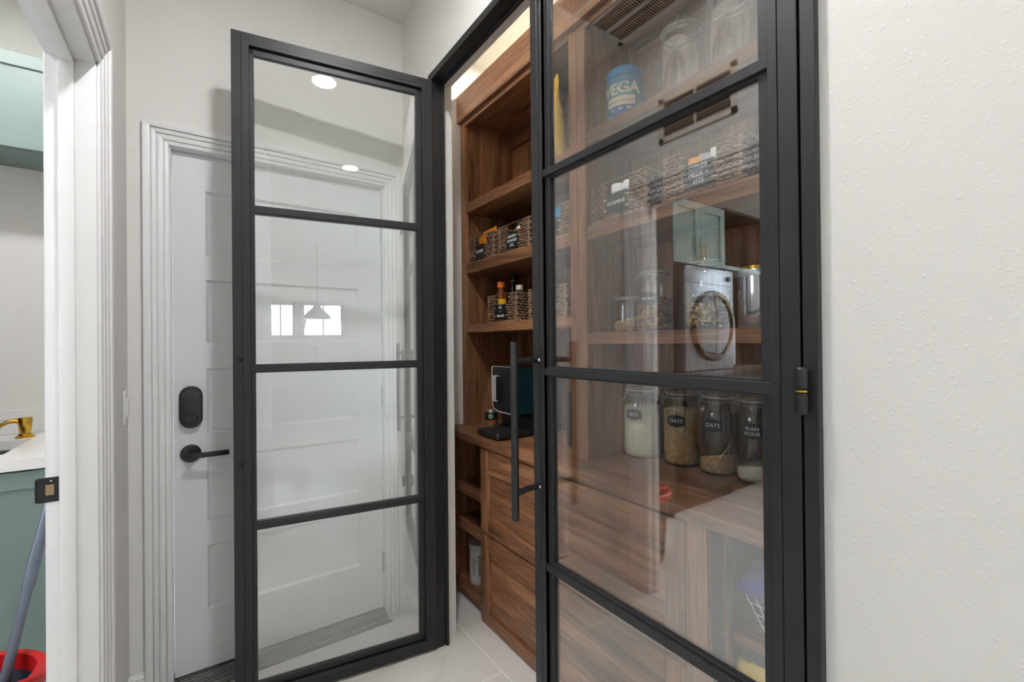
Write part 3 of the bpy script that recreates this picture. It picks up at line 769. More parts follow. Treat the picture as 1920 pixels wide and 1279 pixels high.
def two_tone(name, c0, c1, axis, lo, hi, rough=.4, noise=6):
    """printed packet: two printed colours in patches along an axis of the object"""
    m, t, b = newmat(name); tcx = t.nodes.new('ShaderNodeTexCoord'); s_ = t.nodes.new('ShaderNodeSeparateXYZ'); rp = t.nodes.new('ShaderNodeValToRGB')
    n = t.nodes.new('ShaderNodeTexNoise'); n.inputs['Scale'].default_value = noise*8; t.links.new(tcx.outputs['Object'], n.inputs['Vector'])
    mr = t.nodes.new('ShaderNodeMapRange'); mr.inputs[1].default_value = lo; mr.inputs[2].default_value = hi
    ad = t.nodes.new('ShaderNodeMath'); ad.operation = 'MULTIPLY_ADD'; ad.inputs[1].default_value = .35; t.links.new(n.outputs['Fac'], ad.inputs[0])
    t.links.new(tcx.outputs['Object'], s_.inputs[0]); t.links.new(s_.outputs['xyz'.index(axis)], mr.inputs[0]); t.links.new(mr.outputs[0], ad.inputs[2])
    t.links.new(ad.outputs[0], rp.inputs[0])
    rp.color_ramp.interpolation = 'CONSTANT'
    rp.color_ramp.elements[0].color = (*lin(c0), 1); rp.color_ramp.elements[1].position = .62; rp.color_ramp.elements[1].color = (*lin(c1), 1)
    t.links.new(rp.outputs[0], b.inputs['Base Color']); b.inputs['Roughness'].default_value = rough
    return m
ORANGE = mat('orange_bag', (236, 144, 34), .4, nscale=30, namt=.2)
AMBER = mat('amber_sauce', (120, 58, 14), .12, nscale=20, namt=.1)
WHITEP = mat('white_plastic', (232, 232, 230), .35)
# in the flour basket
pouch('flour_bag', 'orange and yellow bag standing in the flour basket', 'bag', (1.292, 2.060, 1.755), .19, .085, .168, R(86), ORANGE, top_w=.85, blunt=7)
# in the baking basket
lathe_thing('baking_can', 'red and white round can in the baking basket', 'can', (1.285, 1.735, 1.752), [
    ('can_body', two_tone('red_white_print', (232, 226, 218), (176, 40, 38), 'z', .02, .13), [(0, 0), (.036, 0), (.037, .004), (.037, .098), (0, .098)]),
    ('can_lid', mat('lid_cream', (238, 236, 228), .35), [(0, .098), (.039, .098), (.039, .110), (.036, .113), (0, .113)])])
pouch('beige_bag', 'dull olive-beige bag behind the can in the baking basket', 'bag', (1.36, 1.845, 1.752), .15, .08, .185, R(84), mat('kraft_bag', (150, 138, 92), .6, nscale=30, namt=.12), blunt=6)
# bottles in the oil basket
def bottle(label, c, R0, h, neck, cap, glassm, capm, sleeve=None, labelm=None, rc=None):
    hs = h*.58; ht = h-cap; rc = rc or neck*1.12
    t = thing('bottle', label, 'bottle', c, group='bottles in the oil basket')
    MB().lathe([(0, 0), (R0*.92, 0), (R0, .006), (R0, hs), (R0*.94, hs+.012), (neck*1.15, hs+.055), (neck, hs+.07), (neck, ht), (0, ht)], c, 28).build('bottle_body', glassm, t, smooth=40)
    MB().lathe([(0, ht-.001), (rc, ht-.001), (rc, h-.002), (rc*.93, h), (0, h)], c, 24).build('cap', capm, t, smooth=40)
    if sleeve: MB().lathe([(neck+.0004, hs+.068), (neck+.0016, hs+.068), (neck+.0016, ht), (neck+.0004, ht)], c, 24).build('neck_sleeve', sleeve, t, smooth=40)
    if labelm:
        ang = math.atan2(-c[1], -c[0]); f = cyl_fn(c[0], c[1], R0, ang, c[2])
        MB().strip([(x, hs*.35, hs*.97) for x in [(-.9+1.8*i/14)*R0 for i in range(15)]], f, .0003, .0012).build('label', labelm, t, smooth=40)
    return t
bz = 1.419
bt = bottle('sauce bottle with an orange cap and yellow label in the oil basket', (1.285, 1.945, bz), .030, .205, .0135, .028, AMBER, mat('orange_cap', (244, 122, 20), .35), labelm=mat('yellow_label', (240, 190, 30), .4), rc=.0195)
lab = [o for o in bt.children if o.name.startswith('label')][0]
f = cyl_fn(1.285, 1.945, .030, math.atan2(-1.945, -1.285), bz)
MB().strip([(-.004+x, .072-math.sqrt(max(0, .0001+.014**2-x*x))*.9, .072+math.sqrt(max(0, .0001+.014**2-x*x))*.9) for x in [-.014+.028*i/12 for i in range(13)]], f, .0013, .0018).build('emblem', mat('white_print', (240, 240, 235), .5), lab)
bottle('dark olive bottle with a black foil top in the oil basket', (1.350, 1.930, bz), .030, .245, .016, .030, mat('olive_glass', (34, 36, 16), .08), mat('black_foil', (18, 18, 18), .35), sleeve=mat('olive_label', (128, 124, 62), .5), rc=.0175)
bottle('short clear bottle with a cream cap in the oil basket', (1.290, 1.790, bz), .026, .172, .017, .022, glass('clear_bottle', (.9, .92, .9), .06), mat('cream_cap', (226, 214, 182), .4), rc=.0185)
bottle('dark bottle with a silver-white cap behind the closed door edge', (1.425, 1.800, bz), .030, .222, .017, .030, mat('smoke_glass', (40, 44, 46), .1), mat('silver_cap', (200, 206, 210), .3), rc=.0185)
# in the third basket
pouch('blue_packet', 'blue packet standing in the basket at the edge of the closed door', 'packet', (1.30, 1.47, 1.755), .20, .10, .150, R(86), mat('blue_packet', (52, 148, 190), .4, nscale=30, namt=.15))
# vitamins
for k, (x, y, lab) in enumerate(((1.262, 1.128, 'white vitamin bottle in the vitamins basket, on the left'), (1.266, 1.077, 'white vitamin bottle in the vitamins basket, on the right'))):
    c = (x, y, 1.758)
    lathe_thing('pill_bottle', lab, 'bottle', c, [('bottle_body', WHITEP, [(0, 0), (.0235, 0), (.0245, .004), (.0245, .088), (.020, .096), (0, .096)]),
        ('cap', mat('white_cap', (240, 240, 240), .3), [(0, .096), (.0240, .096), (.0240, .120), (.0220, .125), (0, .125)])], 'vitamin bottles')
# other meds
pouch('orange_pouch', 'small orange packet in the other meds basket', 'packet', (1.256, .812, 1.758), .046, .020, .116, R(84), mat('orange_pouch', (246, 168, 38), .4, nscale=40, namt=.15), blunt=7)
pouch('clear_bag', 'crumpled clear bag in the other meds basket', 'bag', (1.262, .772, 1.758), .080, .02, .118, R(84), mat('clear_film', (186, 186, 190), .25, nscale=60, namt=.2), loose=.010, blunt=6)
pouch('white_packet', 'white packet with a blue band in the other meds basket', 'packet', (1.262, .738, 1.758), .035, .018, .122, R(80), two_tone('white_blue_print', (88, 140, 214), (236, 236, 236), 'z', -.02, .15), lean=R(-6))

# ------------------------------------------------------------------ clip-top jars
def jar_profile(Rj, h):
    t = .0035; nk = Rj*.80
    o = [(0, .004), (Rj*.80, 0), (Rj*.93, .004), (Rj, .020), (Rj, h*.70), (Rj*.985, h*.745), (Rj*.92, h*.79), (nk*1.01, h*.825), (nk, h*.85), (nk, h*.885), (nk*1.06, h*.89), (nk*1.06, h*.905), (nk, h*.91)]
    i = [(max(0, r-t), z+(t*1.8 if k < 3 else 0)) for k, (r, z) in enumerate(o)]
    return o+[(nk-t, h*.91)]+list(reversed(i[:-1]))
def jar(label, x, y, z, Rj, h, turn=0, words=None, group=None, label_z=.55, lsize=(.062, .040), lw=.0):
    c = (x, y, z); t = thing('glass_jar', label, 'jar', c, group=group)
    ca = math.atan2(-y, -x)
    MB().lathe(jar_profile(Rj, h), c, 44).build('jar_body', JARG, t, smooth=50)
    nk = Rj*.80
    MB().lathe([(nk*.86, h*.911), (nk*1.07, h*.911), (nk*1.09, h*.917), (nk*1.07, h*.923), (nk*.86, h*.923), (nk*.86, h*.911)], c, 40).build('rubber_seal', RUBBER, t, smooth=50)
    MB().lathe([(0, h*.93), (nk*.82, h*.924), (nk*1.10, h*.924), (nk*1.13, h*.935), (nk*1.10, h*.952), (nk*.96, h*.962), (nk*.93, h*.975), (nk*.84, h*.99), (nk*.5, h), (0, h*1.003)], c, 40).build('jar_lid', LIDG, t, smooth=50)
    # wire clasp: neck wire, bail at the back, lever loop at the front
    a0_ = ca+R(-62)-lw
    ring = lambda rr, zz, n=36: [(x+rr*math.cos(2*math.pi*k/n), y+rr*math.sin(2*math.pi*k/n), z+zz) for k in range(n)]
    m = MB(); m.tube(ring(nk+.0015, h*.865), .0014, 6, closed=True)
    P = lambda aa, rr, zz: (x+rr*math.cos(aa), y+rr*math.sin(aa), z+zz)
    for sgn in (1, -1):
        w_ = .16*sgn
        m.tube([P(a0_+w_, nk+.002, h*.865), P(a0_+w_, nk+.014, h*.885), P(a0_+w_*1.1, nk*1.18, h*.935), P(a0_+w_*.9, nk*1.10, h*.985), P(a0_+w_*.5, nk*.9, h*1.0)], .0014, 6)
        m.tube([P(a0_+w_, nk+.010, h*.880), P(a0_+w_*1.1, nk+.022, h*.845), P(a0_+w_*.8, nk+.024, h*.79)], .0014, 6)
    m.tube([P(a0_-.13, nk+.024, h*.79), P(a0_, nk+.025, h*.782), P(a0_+.13, nk+.024, h*.79)], .0014, 6)
    for sgn in (1, -1):
        w_ = .18*sgn+math.pi
        m.tube([P(a0_+w_, nk+.002, h*.865), P(a0_+w_, nk*1.17, h*.91), P(a0_+w_, nk*1.12, h*.96), P(a0_+w_*.98+.02, nk*.9, h*.985)], .0014, 6)
    m.build('wire_clasp', STEEL, t, smooth=50)
    if words:
        W2, H2 = lsize; f = cyl_fn(x, y, Rj+.0006, ca+turn, z+h*label_z)
        cols = []
        for i in range(41):
            q = -1+2*i/40; e = abs(q)
            top = H2/2*(1.0 if e < .62 else (.80 if e < .955 else .55))+(.0012*math.cos(q*math.pi*2) if e < .62 else 0)
            cols.append((q*W2/2, -top, top))
        lb = MB().strip(cols, f, 0, .0007).build('label', CHALK, t)
        n = len(words)
        for k, wd in enumerate(words):
            fz = cyl_fn(x, y, Rj+.0014, ca+turn, z+h*label_z+((n-1)/2-k)*.0155)
            sz = min(.0185, W2*.80/(.66*len(wd)))
            text_mb(wd, sz if n == 1 else min(sz, .0145), fz, .0003, shear=.15).build('chalk_lettering', CHALKW, lb, fixn=False)
    return t
def grain_mat(name, cols, rough=.7):
    m, t, b = newmat(name); g = t.nodes.new('ShaderNodeNewGeometry'); rp = t.nodes.new('ShaderNodeValToRGB')
    t.links.new(g.outputs['Random Per Island'], rp.inputs[0])
    e = rp.color_ramp.elements; e[0].color = (*lin(cols[0]), 1); e[1].color = (*lin(cols[-1]), 1)
    for k, c_ in enumerate(cols[1:-1]): q = e.new((k+1)/(len(cols)-1)); q.color = (*lin(c_), 1)
    t.links.new(rp.outputs[0], b.inputs['Base Color']); b.inputs['Roughness'].default_value = rough
    return m
def rot_any(): return Matrix.Rotation(rnd.uniform(0, 6.3), 3, 'Z') @ Matrix.Rotation(rnd.uniform(-1.2, 1.2), 3, 'X') @ Matrix.Rotation(rnd.uniform(-1, 1), 3, 'Y')
def filling(name, label, cat, c, r, h, kind, ma, slope=0, sdir=0, n=700, core=None):
    """what a jar holds: a solid core with its grains on the surface, heaped higher towards sdir"""
    x, y, z = c; m = MB(); N = 36
    top = lambda px, py: h+slope*(px*math.cos(sdir)+py*math.sin(sdir))/r
    vs = []; fs = []; rr = r-.003
    for i in range(N):
        a_ = 2*math.pi*i/N; px, py = rr*math.cos(a_), rr*math.sin(a_)
        vs += [Vector((x+px*.93, y+py*.93, z)), Vector((x+px, y+py, z+.012)), Vector((x+px, y+py, z+max(.014, top(px, py))))]
    ci = len(vs); vs += [Vector((x, y, z)), Vector((x, y, z+top(0, 0)))]
    for i in range(N):
        j = (i+1) % N
        fs += [(i*3, j*3, j*3+1, i*3+1), (i*3+1, j*3+1, j*3+2, i*3+2), (ci, j*3, i*3), (i*3+2, j*3+2, ci+1)]
    m.add(vs, fs, 0)
    for _ in range(n):
        a_ = rnd.uniform(0, 2*math.pi)
        if rnd.random() < .78:
            px, py = rr*math.cos(a_), rr*math.sin(a_); pz_ = rnd.uniform(.003, max(.015, top(px, py)))
            if pz_ < .012: px *= .95; py *= .95
        else:
            q = rr*math.sqrt(rnd.random()); px, py = q*math.cos(a_), q*math.sin(a_); pz_ = top(px, py)
        p = (x+px, y+py, z+pz_)
        Mr = rot_any()
        if kind == 'oat': m.blob(p, .0042, .0032, .0012, M=Mr, nu=6, nv=3, mi=1, jit=.15)
        elif kind == 'rice': m.blob(p, .0034, .0011, .0011, M=Mr, nu=4, nv=3, mi=1)
        elif kind == 'nut': m.blob(p, .0095*rnd.uniform(.7, 1.1), .0062, .0045, M=Mr, nu=8, nv=5, mi=1, jit=.22)
    o = m.build(name, [core or ma, ma], loc=c, fixn=False)
    for pl in o.data.polygons: pl.use_smooth = (kind != 'oat')
    return tag(o, label, cat, kind='stuff')
OAT = grain_mat('oat_flakes', [(186, 146, 90), (228, 198, 138), (244, 224, 178), (212, 176, 114)])
RICE = grain_mat('rice_grains', [(226, 218, 190), (240, 233, 210), (214, 204, 174)])
PEC = grain_mat('pecan_pieces', [(92, 54, 26), (140, 88, 44), (196, 152, 88), (112, 66, 34)])
NUT = grain_mat('nut_pieces', [(190, 150, 92), (224, 192, 136), (206, 168, 110)])
ALM = grain_mat('almond_pieces', [(150, 112, 66), (220, 196, 148), (190, 158, 104), (120, 84, 48)])
RICEC = mat('rice_core', (228, 220, 194), .8, nscale=300, namt=.12); OATC = mat('oat_core', (206, 170, 112), .8, nscale=200, namt=.3)
PECC = mat('pecan_core', (74, 44, 22), .8); NUTC = mat('nut_core', (170, 132, 80), .8); ALMC = mat('almond_core', (120, 88, 50), .8)
FLO = mat('flour_powder', (232, 229, 216), .9, nscale=60, namt=.03)
CZ = .86
jar('wide glass jar of white rice with a black RICE label on the worktop', 1.440, 1.172, CZ, .078, .285, R(-27), ['RICE'], label_z=.60)
filling('rice', 'white rice filling the wide jar', 'rice', (1.440, 1.172, CZ+.009), .0735, .188, 'rice', RICE, n=2600, core=RICEC)
jar('full glass jar of oats with a black OATS label beside the rice', 1.459, 1.010, CZ, .0675, .282, R(-18), ['OATS'], label_z=.585)
filling('oats', 'rolled oats filling the full jar', 'oats', (1.459, 1.010, CZ+.009), .063, .190, 'oat', OAT, n=1700, core=OATC)
jar('nearly empty glass jar with a black OATS label and a little oats', 1.459, .866, CZ, .0655, .282, R(-18), ['OATS'], label_z=.60)
filling('oats', 'small heap of rolled oats in the nearly empty jar', 'oats', (1.459, .866, CZ+.009), .061, .046, 'oat', OAT, slope=-.016, sdir=R(60), n=900, core=OATC)
jar('glass jar with a black PLAIN FLOUR label at the right end of the worktop', 1.459, .738, CZ, .0655, .282, R(-12), ['PLAIN', 'FLOUR'], label_z=.60, lsize=(.066, .046))
o = filling('flour', 'white flour in the bottom of the plain flour jar', 'flour', (1.459, .738, CZ+.009), .061, .045, 'none', FLO, slope=.012, sdir=R(-60), n=0)
SZ = 1.345
jar('small glass jar of pale nuts at the left of the lower shelf behind the glass', 1.385, 1.196, SZ, .050, .150, 0)
filling('nuts', 'pale nuts in the small jar', 'nuts', (1.385, 1.196, SZ+.007), .0455, .042, 'nut', NUT, slope=.010, sdir=R(-40), n=190, core=NUTC)
jar('glass jar of pecans with a black PECANS label on the lower shelf', 1.360, 1.047, SZ, .060, .232, R(-24), ['PECANS'], label_z=.50, lsize=(.070, .043))
filling('pecans', 'shelled pecans in the labelled jar', 'nuts', (1.360, 1.047, SZ+.008), .0555, .110, 'nut', PEC, slope=.006, sdir=R(-40), n=460, core=PECC)
jar('glass jar of almonds with a black ALMONDS label on the lower shelf', 1.350, .829, SZ, .068, .235, R(-20), ['ALMONDS'], label_z=.46, lsize=(.078, .048))
filling('almonds', 'mixed pale almonds in the labelled jar', 'nuts', (1.350, .829, SZ+.008), .0635, .098, 'nut', ALM, slope=.004, sdir=R(100), n=470, core=ALMC)
# iridescent canister
def irid():
    m, t, b = newmat('iridescent_glass')
    tcx = t.nodes.new('ShaderNodeTexCoord'); n = t.nodes.new('ShaderNodeTexNoise'); n.inputs['Scale'].default_value = 9
    mp = t.nodes.new('ShaderNodeMapping'); mp.inputs['Scale'].default_value = (1, 1, .25)
    t.links.new(tcx.outputs['Object'], mp.inputs[0]); t.links.new(mp.outputs[0], n.inputs['Vector'])
    b.inputs['Base Color'].default_value = (.74, .74, .80, 1); b.inputs['Metallic'].default_value = .85; b.inputs['Roughness'].default_value = .12
    mr = t.nodes.new('ShaderNodeMapRange'); mr.inputs[3].default_value = 250; mr.inputs[4].default_value = 900
    t.links.new(n.outputs['Fac'], mr.inputs[0])
    try:
        t.links.new(mr.outputs[0], b.inputs['Thin Film Thickness']); b.inputs['Thin Film IOR'].default_value = 1.6
    except KeyError: pass
    return m
c = (1.352, .672, SZ)
lathe_thing('canister', 'iridescent silver canister with a gold-rimmed lid at the right of the lower shelf', 'canister', c, [
    ('canister_body', irid(), [(0, 0), (.056, 0), (.058, .003), (.058, .150), (0, .150)]),
    ('lid', mat('canister_lid', (190, 194, 200), .2, .7), [(0, .150), (.061, .150), (.061, .166), (.058, .170), (0, .170)]),
    ('lid_rim', GOLD, [(.040, .170), (.050, .170), (.050, .180), (.040, .182), (.040, .170)])])
# empty jars on the top shelf
TZ = 2.105
jar('empty clip-top glass jar on the top shelf, beside the blue tub', 1.372, .934, TZ, .0785, .292, 0, lw=R(-62))
jar('empty clip-top glass jar in the middle of the top shelf', 1.372, .757, TZ, .0765, .300, 0)
jar('empty clip-top glass jar at the right end of the top shelf', 1.372, .585, TZ, .0765, .300, 0)
# blue protein tub
c = (1.385, 1.198, TZ); VR = .0735
VB = mat('tub_blue', (62, 138, 172), .3, nscale=12, namt=.08); VG = mat('tub_green', (84, 150, 122), .35)
CREAM = mat('print_cream', (232, 228, 206), .5); NAVY = mat('print_blue', (44, 92, 146), .4); PET = mat('petal_white', (240, 238, 226), .5, nscale=40, namt=.03)
t = lathe_thing('protein_tub', 'blue protein powder tub lettered VEGA on the top shelf', 'tub', c, [
    ('tub_body', VB, [(0, 0), (VR*.96, 0), (VR, .006), (VR, .205), (VR*.985, .214), (VR*.93, .222), (0, .222)]),
    ('lid', mat('tub_lid', (34, 128, 192), .3), [(0, .223), (VR*.97, .223), (VR*.97, .250), (VR*.93, .257), (VR*.80, .258), (VR*.78, .254), (0, .254)])], n=44)
ca = math.atan2(-c[1], -c[0]); f = cyl_fn(c[0], c[1], VR, ca+R(-14), c[2])
text_mb('VEGA', .062, f, .0004, spacing=.86).build('brand_lettering', CREAM, t, fixn=False) if False else None
fv = cyl_fn(c[0], c[1], VR+.0004, ca+R(-14), c[2]+.168)
bl = text_mb('VEGA', .058, lambda x, y, q: fv(x*1.10, y, q), .0005, spacing=.92, bold=.03); bl.build('tub_lettering', CREAM, t, fixn=False)
cols = [(x, .104, .140) for x in [-.056+.112*i/20 for i in range(21)]]
bd = MB().strip(cols, f, .0003, .0010).build('print_band', CREAM, t)
fw_ = cyl_fn(c[0], c[1], VR+.0010, ca+R(-14), c[2]+.119)
text_mb('PROTEIN + SUPERGREENS', .0088, fw_, .0003).build('small_lettering', mat('print_grey', (96, 104, 108), .5), bd, fixn=False)
cols = [(x, .080-(.022*(1-abs(x)/.056)), .104) for x in [-.056+.112*i/20 for i in range(21)]]
sh = MB().strip(cols, f, .0003, .0009).build('print_shield', NAVY, t)
q = MB()
for xx in (-.032, 0, .032):
    q.strip([(xx+dx, .086, .096) for dx in (-.008, -.004, 0, .004, .008)], f, .0010, .0014)
q.build('shield_icons', mat('print_pale', (150, 190, 216), .5), sh)
q = MB()
for i in range(8):   # white flower low on the tub
    a_ = R(-10+i*45+8); L = .026 if i % 2 else .032
    for k in range(1):
        pts = []
        for s_ in range(9):
            u = s_/8; wd = .011*math.sin(math.pi*min(1, u*.92+.08))
            cxp, cyp = L*u*math.cos(a_), .036+L*u*math.sin(a_)*.9
            pts.append((cxp, cyp, wd))
        vs = []
        for cxp, cyp, wd in pts:
            for sg in (1, -1):
                for tt in (.0010+.0006*(i % 2), .0018+.0006*(i % 2)): vs.append(f(cxp-sg*wd*math.sin(a_), cyp+sg*wd*math.cos(a_), tt))
        fs = []
        for s_ in range(8):
            o_ = s_*4
            fs += [(o_+1, o_+3, o_+7, o_+5), (o_, o_+4, o_+6, o_+2), (o_, o_+1, o_+5, o_+4), (o_+2, o_+6, o_+7, o_+3)]
        q.add(vs, fs)
q.build('print_flower', PET, t)
MB().strip([(x, .030, .042) for x in (-.006, -.003, 0, .003, .006)], f, .0030, .0036).build('flower_centre', mat('flower_yellow', (226, 196, 96), .6), t)
cols = [(x, .004, .060+.015*math.sin(x*90)) for x in [-.09+.05*i/8 for i in range(9)]]
MB().strip(cols, f, .0003, .0007).build('print_leaf', VG, t)
# bags on the left cabinet's top shelf
YB_ = pouch('yellow_bag', 'bright yellow bag upright on the top shelf, behind the closed door edge', 'bag', (1.295, 1.548, 2.078), .19, .10, .385, R(74), mat('yellow_bag', (255, 204, 20), .35, nscale=25, namt=.1), top_w=.9)
m = MB(); Mx = Matrix.Translation((1.232, 1.48, 2.085))
for k in range(2):
    z = 2.094+k*.024
    m.tube([(1.244, 1.452+i*.016, z+.003*math.sin(i*.9)) for i in range(10)], .006, 8)
m.build('crimped_base', mat('yellow_crimp', (246, 200, 60), .4), YB_, smooth=60)
BB_ = pouch('black_bag', 'black bag with white scribbled print beside the yellow bag', 'bag', (1.312, 1.405, 2.078), .095, .055, .300, R(75), mat('black_bag', (70, 76, 72), .3, nscale=20, namt=.15))
m = MB()
rnd2 = random.Random(3)
for k in range(6):
    z = 2.13+k*.017; pts = []
    for i in range(9):
        yy = 1.365+i*.010; pts.append((1.2825-.001*math.sin(i*.4), yy, z+rnd2.uniform(-.004, .004)))
    m.tube(pts, .0011, 5)
m.build('white_print', mat('bag_print', (214, 216, 210), .5), BB_)

# ------------------------------------------------------------------ coffee corner
cm = thing('coffee_machine', 'slim black and teal bean-to-cup coffee machine on the worktop', 'coffee machine', (1.32, 1.815, CZ))
y0, y1 = 1.728, 1.908; BRT = mat('gleam_trim', (226, 226, 228), .28, .35, nscale=60, namt=.03); CBK = mat('coffee_black', (26, 27, 29), .32, nscale=40, namt=.08); TEAL = mat('dark_teal', (14, 44, 50), .3, nscale=20, namt=.08)  # trim colour carries the chrome's gleam: lighter and less metallic
B(1.215, 1.50, y0+.004, y1-.004, .972, 1.185).build('body', CBK, cm, bevel=.006)
B(1.222, 1.502, y0, y0+.005, .968, 1.186).build('side_panel', TEAL, cm, bevel=.002, seg=1)
B(1.222, 1.502, y1-.005, y1, .968, 1.186).build('side_panel', TEAL, cm, bevel=.002, seg=1)
B(1.25, 1.50, y0+.010, y1-.010, .90, .972).build('lower_body', CBK, cm, bevel=.003)
B(1.214, 1.50, y0+.002, y1-.002, 1.186, 1.196).build('top_cover', CBK, cm, bevel=.004)
fp = MB(); ffm = face_fn((1.215, 0, 0), (0, -1, 0), (0, 0, 1))
poly = [(-y1+.004, 1.012), (-y1+.016, .985), (-y1+.05, .976), (-y0-.004, .972), (-y0-.004, 1.190), (-y1+.004, 1.190)]
fp.prism(poly, ffm, 0, .012)
fpo = fp.build('front_panel', mat('front_grey', (40, 41, 45), .28, nscale=30, namt=.06), cm, bevel=.003)
q = MB(); q.tube([(1.206, y1-.003, 1.194), (1.200, y1-.002, 1.186), (1.199, y1-.003, 1.10), (1.200, y1-.004, 1.012), (1.201, y1-.016, .985), (1.201, y1-.05, .976), (1.202, y0+.004, .972)], .0026, 8)
q.tube([(1.206, y1-.003, 1.194), (1.206, y0+.003, 1.194)], .0016, 8)
tag(q.build('chrome_trim', BRT, cm, smooth=50), 'chrome line around the front panel')
so = MB(); so.box(1.186, 1.215, 1.812, 1.888, 1.030, 1.146)
so_o = so.build('spout', CBK, cm, bevel=.006)
q = MB(); q.box(1.1815, 1.187, 1.850, 1.856, 1.026, 1.150).box(1.1815, 1.187, 1.866, 1.876, 1.026, 1.150).box(1.183, 1.205, 1.846, 1.880, 1.146, 1.150).box(1.183, 1.20, 1.850, 1.879, 1.024, 1.030)
q.build('spout_trim', BRT, so_o, bevel=.001, seg=1)
q = MB(); q.tube([(1.196, 1.856, 1.034), (1.196, 1.856, 1.012)], .004, 10).tube([(1.196, 1.872, 1.034), (1.196, 1.872, 1.012)], .004, 10)
q.build('nozzle', CBK, so_o)
tr_ = MB(); tr_.box(1.112, 1.30, y0-.003, y1+.001, .864, .896)
tro = tr_.build('drip_tray', mat('tray_black', (38, 38, 40), .35), cm, bevel=.010, seg=3)
q = MB(); q.box(1.130, 1.235, y0+.014, y1-.014, .8955, .8975)
for i in range(9): q.box(1.136+i*.0115, 1.141+i*.0115, y0+.022, y1-.022, .8970, .8990)
q.build('tray_grate', mat('grate', (96, 94, 92), .3, .8), tro)
B(1.25, 1.50, y0+.004, y1-.004, .862, .900).build('base', CBK, cm, bevel=.004)
q = MB(); q.tube([(1.325, y0-.003, .905), (1.325, y0-.004, .965)], .003, 8).build('water_gauge', CHROME, cm)
# green coffee can
c = (1.318, 2.105, CZ)
t = lathe_thing('coffee_can', 'small silver-topped can with a dark green label behind the coffee machine', 'can', c, [
    ('can_body', mat('can_metal', (196, 184, 164), .3, .8), [(0, 0), (.033, 0), (.034, .003), (.034, .080), (.031, .086), (0, .086)]),
    ('label', mat('can_green', (22, 56, 40), .4), [(.0342, .030), (.0350, .030), (.0350, .072), (.0342, .072), (.0342, .030)]),
    ('label_band', mat('can_orange', (164, 92, 42), .4), [(.0342, .012), (.0350, .012), (.0350, .029), (.0342, .029), (.0342, .012)])])
f = cyl_fn(c[0], c[1], .0352, math.atan2(-c[1], -c[0])-.1, c[2]+.052)
lab_ = [o for o in t.children if o.name.startswith('label')][0]
MB().strip([(x, -math.sqrt(max(1e-7, .0125**2-x*x)), math.sqrt(max(1e-7, .0125**2-x*x))) for x in [-.0125+.025*i/14 for i in range(15)]], f, 0, .0005).build('round_emblem', CREAM, lab_)
q = MB()
for k, (ax, az, sx, sz) in enumerate(((0, .001, .0035, .0055), (-.006, -.001, .0014, .006), (.006, -.001, .0014, .006), (0, -.0085, .0050, .0014), (0, .0088, .0030, .0014))):
    q.strip([(ax+dx*sx, az-sz*.8, az+sz*.8) for dx in (-1, 0, 1)], f, .0006, .0010)
q.build('emblem_marks', MATS['can_green'], lab_)
# black coffee bag with bean window, by the divider
cb = thing('coffee_bag', 'tall black coffee bag lettered ROMA with a bean window, behind the closed door', 'bag', (1.34, 1.42, CZ))
pm = MB(); 
B(1.30, 1.375, 1.352, 1.470, CZ+.001, CZ+.235).build('bag_body', mat('coffee_bag_black', (26, 28, 31), .35, nscale=30, namt=.1), cb, bevel=.010, seg=3)
q = MB(); q.prism([(1.36, CZ+.233), (1.463, CZ+.233), (1.452, CZ+.262), (1.372, CZ+.262)], lambda a_, b_, t_: Vector((1.3375+t_, a_, b_)), -.006, .006)
q.build('folded_top', MATS['coffee_bag_black'], cb, bevel=.002)
fz = face_fn((1.3000, 1.392, CZ+.150), (0, -1, 0), (0, 0, 1))
text_mb('ROMA', .020, fz, .0004).build('bag_lettering', CHALKW, cb, fixn=False)
wn = MB()
for _ in range(150): wn.blob((1.2995, rnd.uniform(1.362, 1.412), CZ+rnd.uniform(.02, .125)), .0015, .0038, .0028, M=Matrix.Rotation(rnd.uniform(0, 3), 3, 'X'), nu=6, nv=4)
wn.build('bean_window', grain_mat('coffee_beans', [(60, 44, 30), (128, 112, 88), (36, 26, 18)], .4), cb, fixn=False)['kind'] = 'stuff'
q = MB(); q.blob((1.298, 1.388, CZ+.205), .003, .022, .008, nu=14, nv=8); q.build('oval_sticker', mat('peach_print', (214, 166, 132), .5), cb, smooth=60)

# white tub in the corner shelves
c = (1.225, 2.086, .0455)
t = lathe_thing('supplement_tub', 'white screw-top tub with a printed label on the bottom corner shelf', 'tub', c, [
    ('tub_body', WHITEP, [(0, 0), (.053, 0), (.056, .004), (.056, .165), (.052, .172), (0, .172)]),
    ('lid', mat('tub_lid_white', (214, 216, 216), .4), [(0, .172), (.057, .172), (.057, .200), (.053, .204), (0, .204)]),
    ], n=36)
f = cyl_fn(c[0], c[1], .056, math.atan2(-c[1], -c[0]), c[2])
q = MB()
for k in range(15):
    for x0_, x1_ in ((-.042, -.016), (-.008, .030)):
        ln = (x1_-x0_)*rnd.uniform(.55, 1)
        q.strip([(x0_+ln*i/5, .050+k*.0062, .0525+k*.0062) for i in range(6)], f, .0003, .0006)
q.strip([(-.008+.036*i/6, .146, .153) for i in range(7)], f, .0003, .0006)
for i in range(12): q.strip([(.004+i*.002, .018, .032), (.0052+i*.002, .018, .032)], f, .0003, .0006)
q.build('printed_lines', mat('print_dark', (70, 74, 80), .6), t)

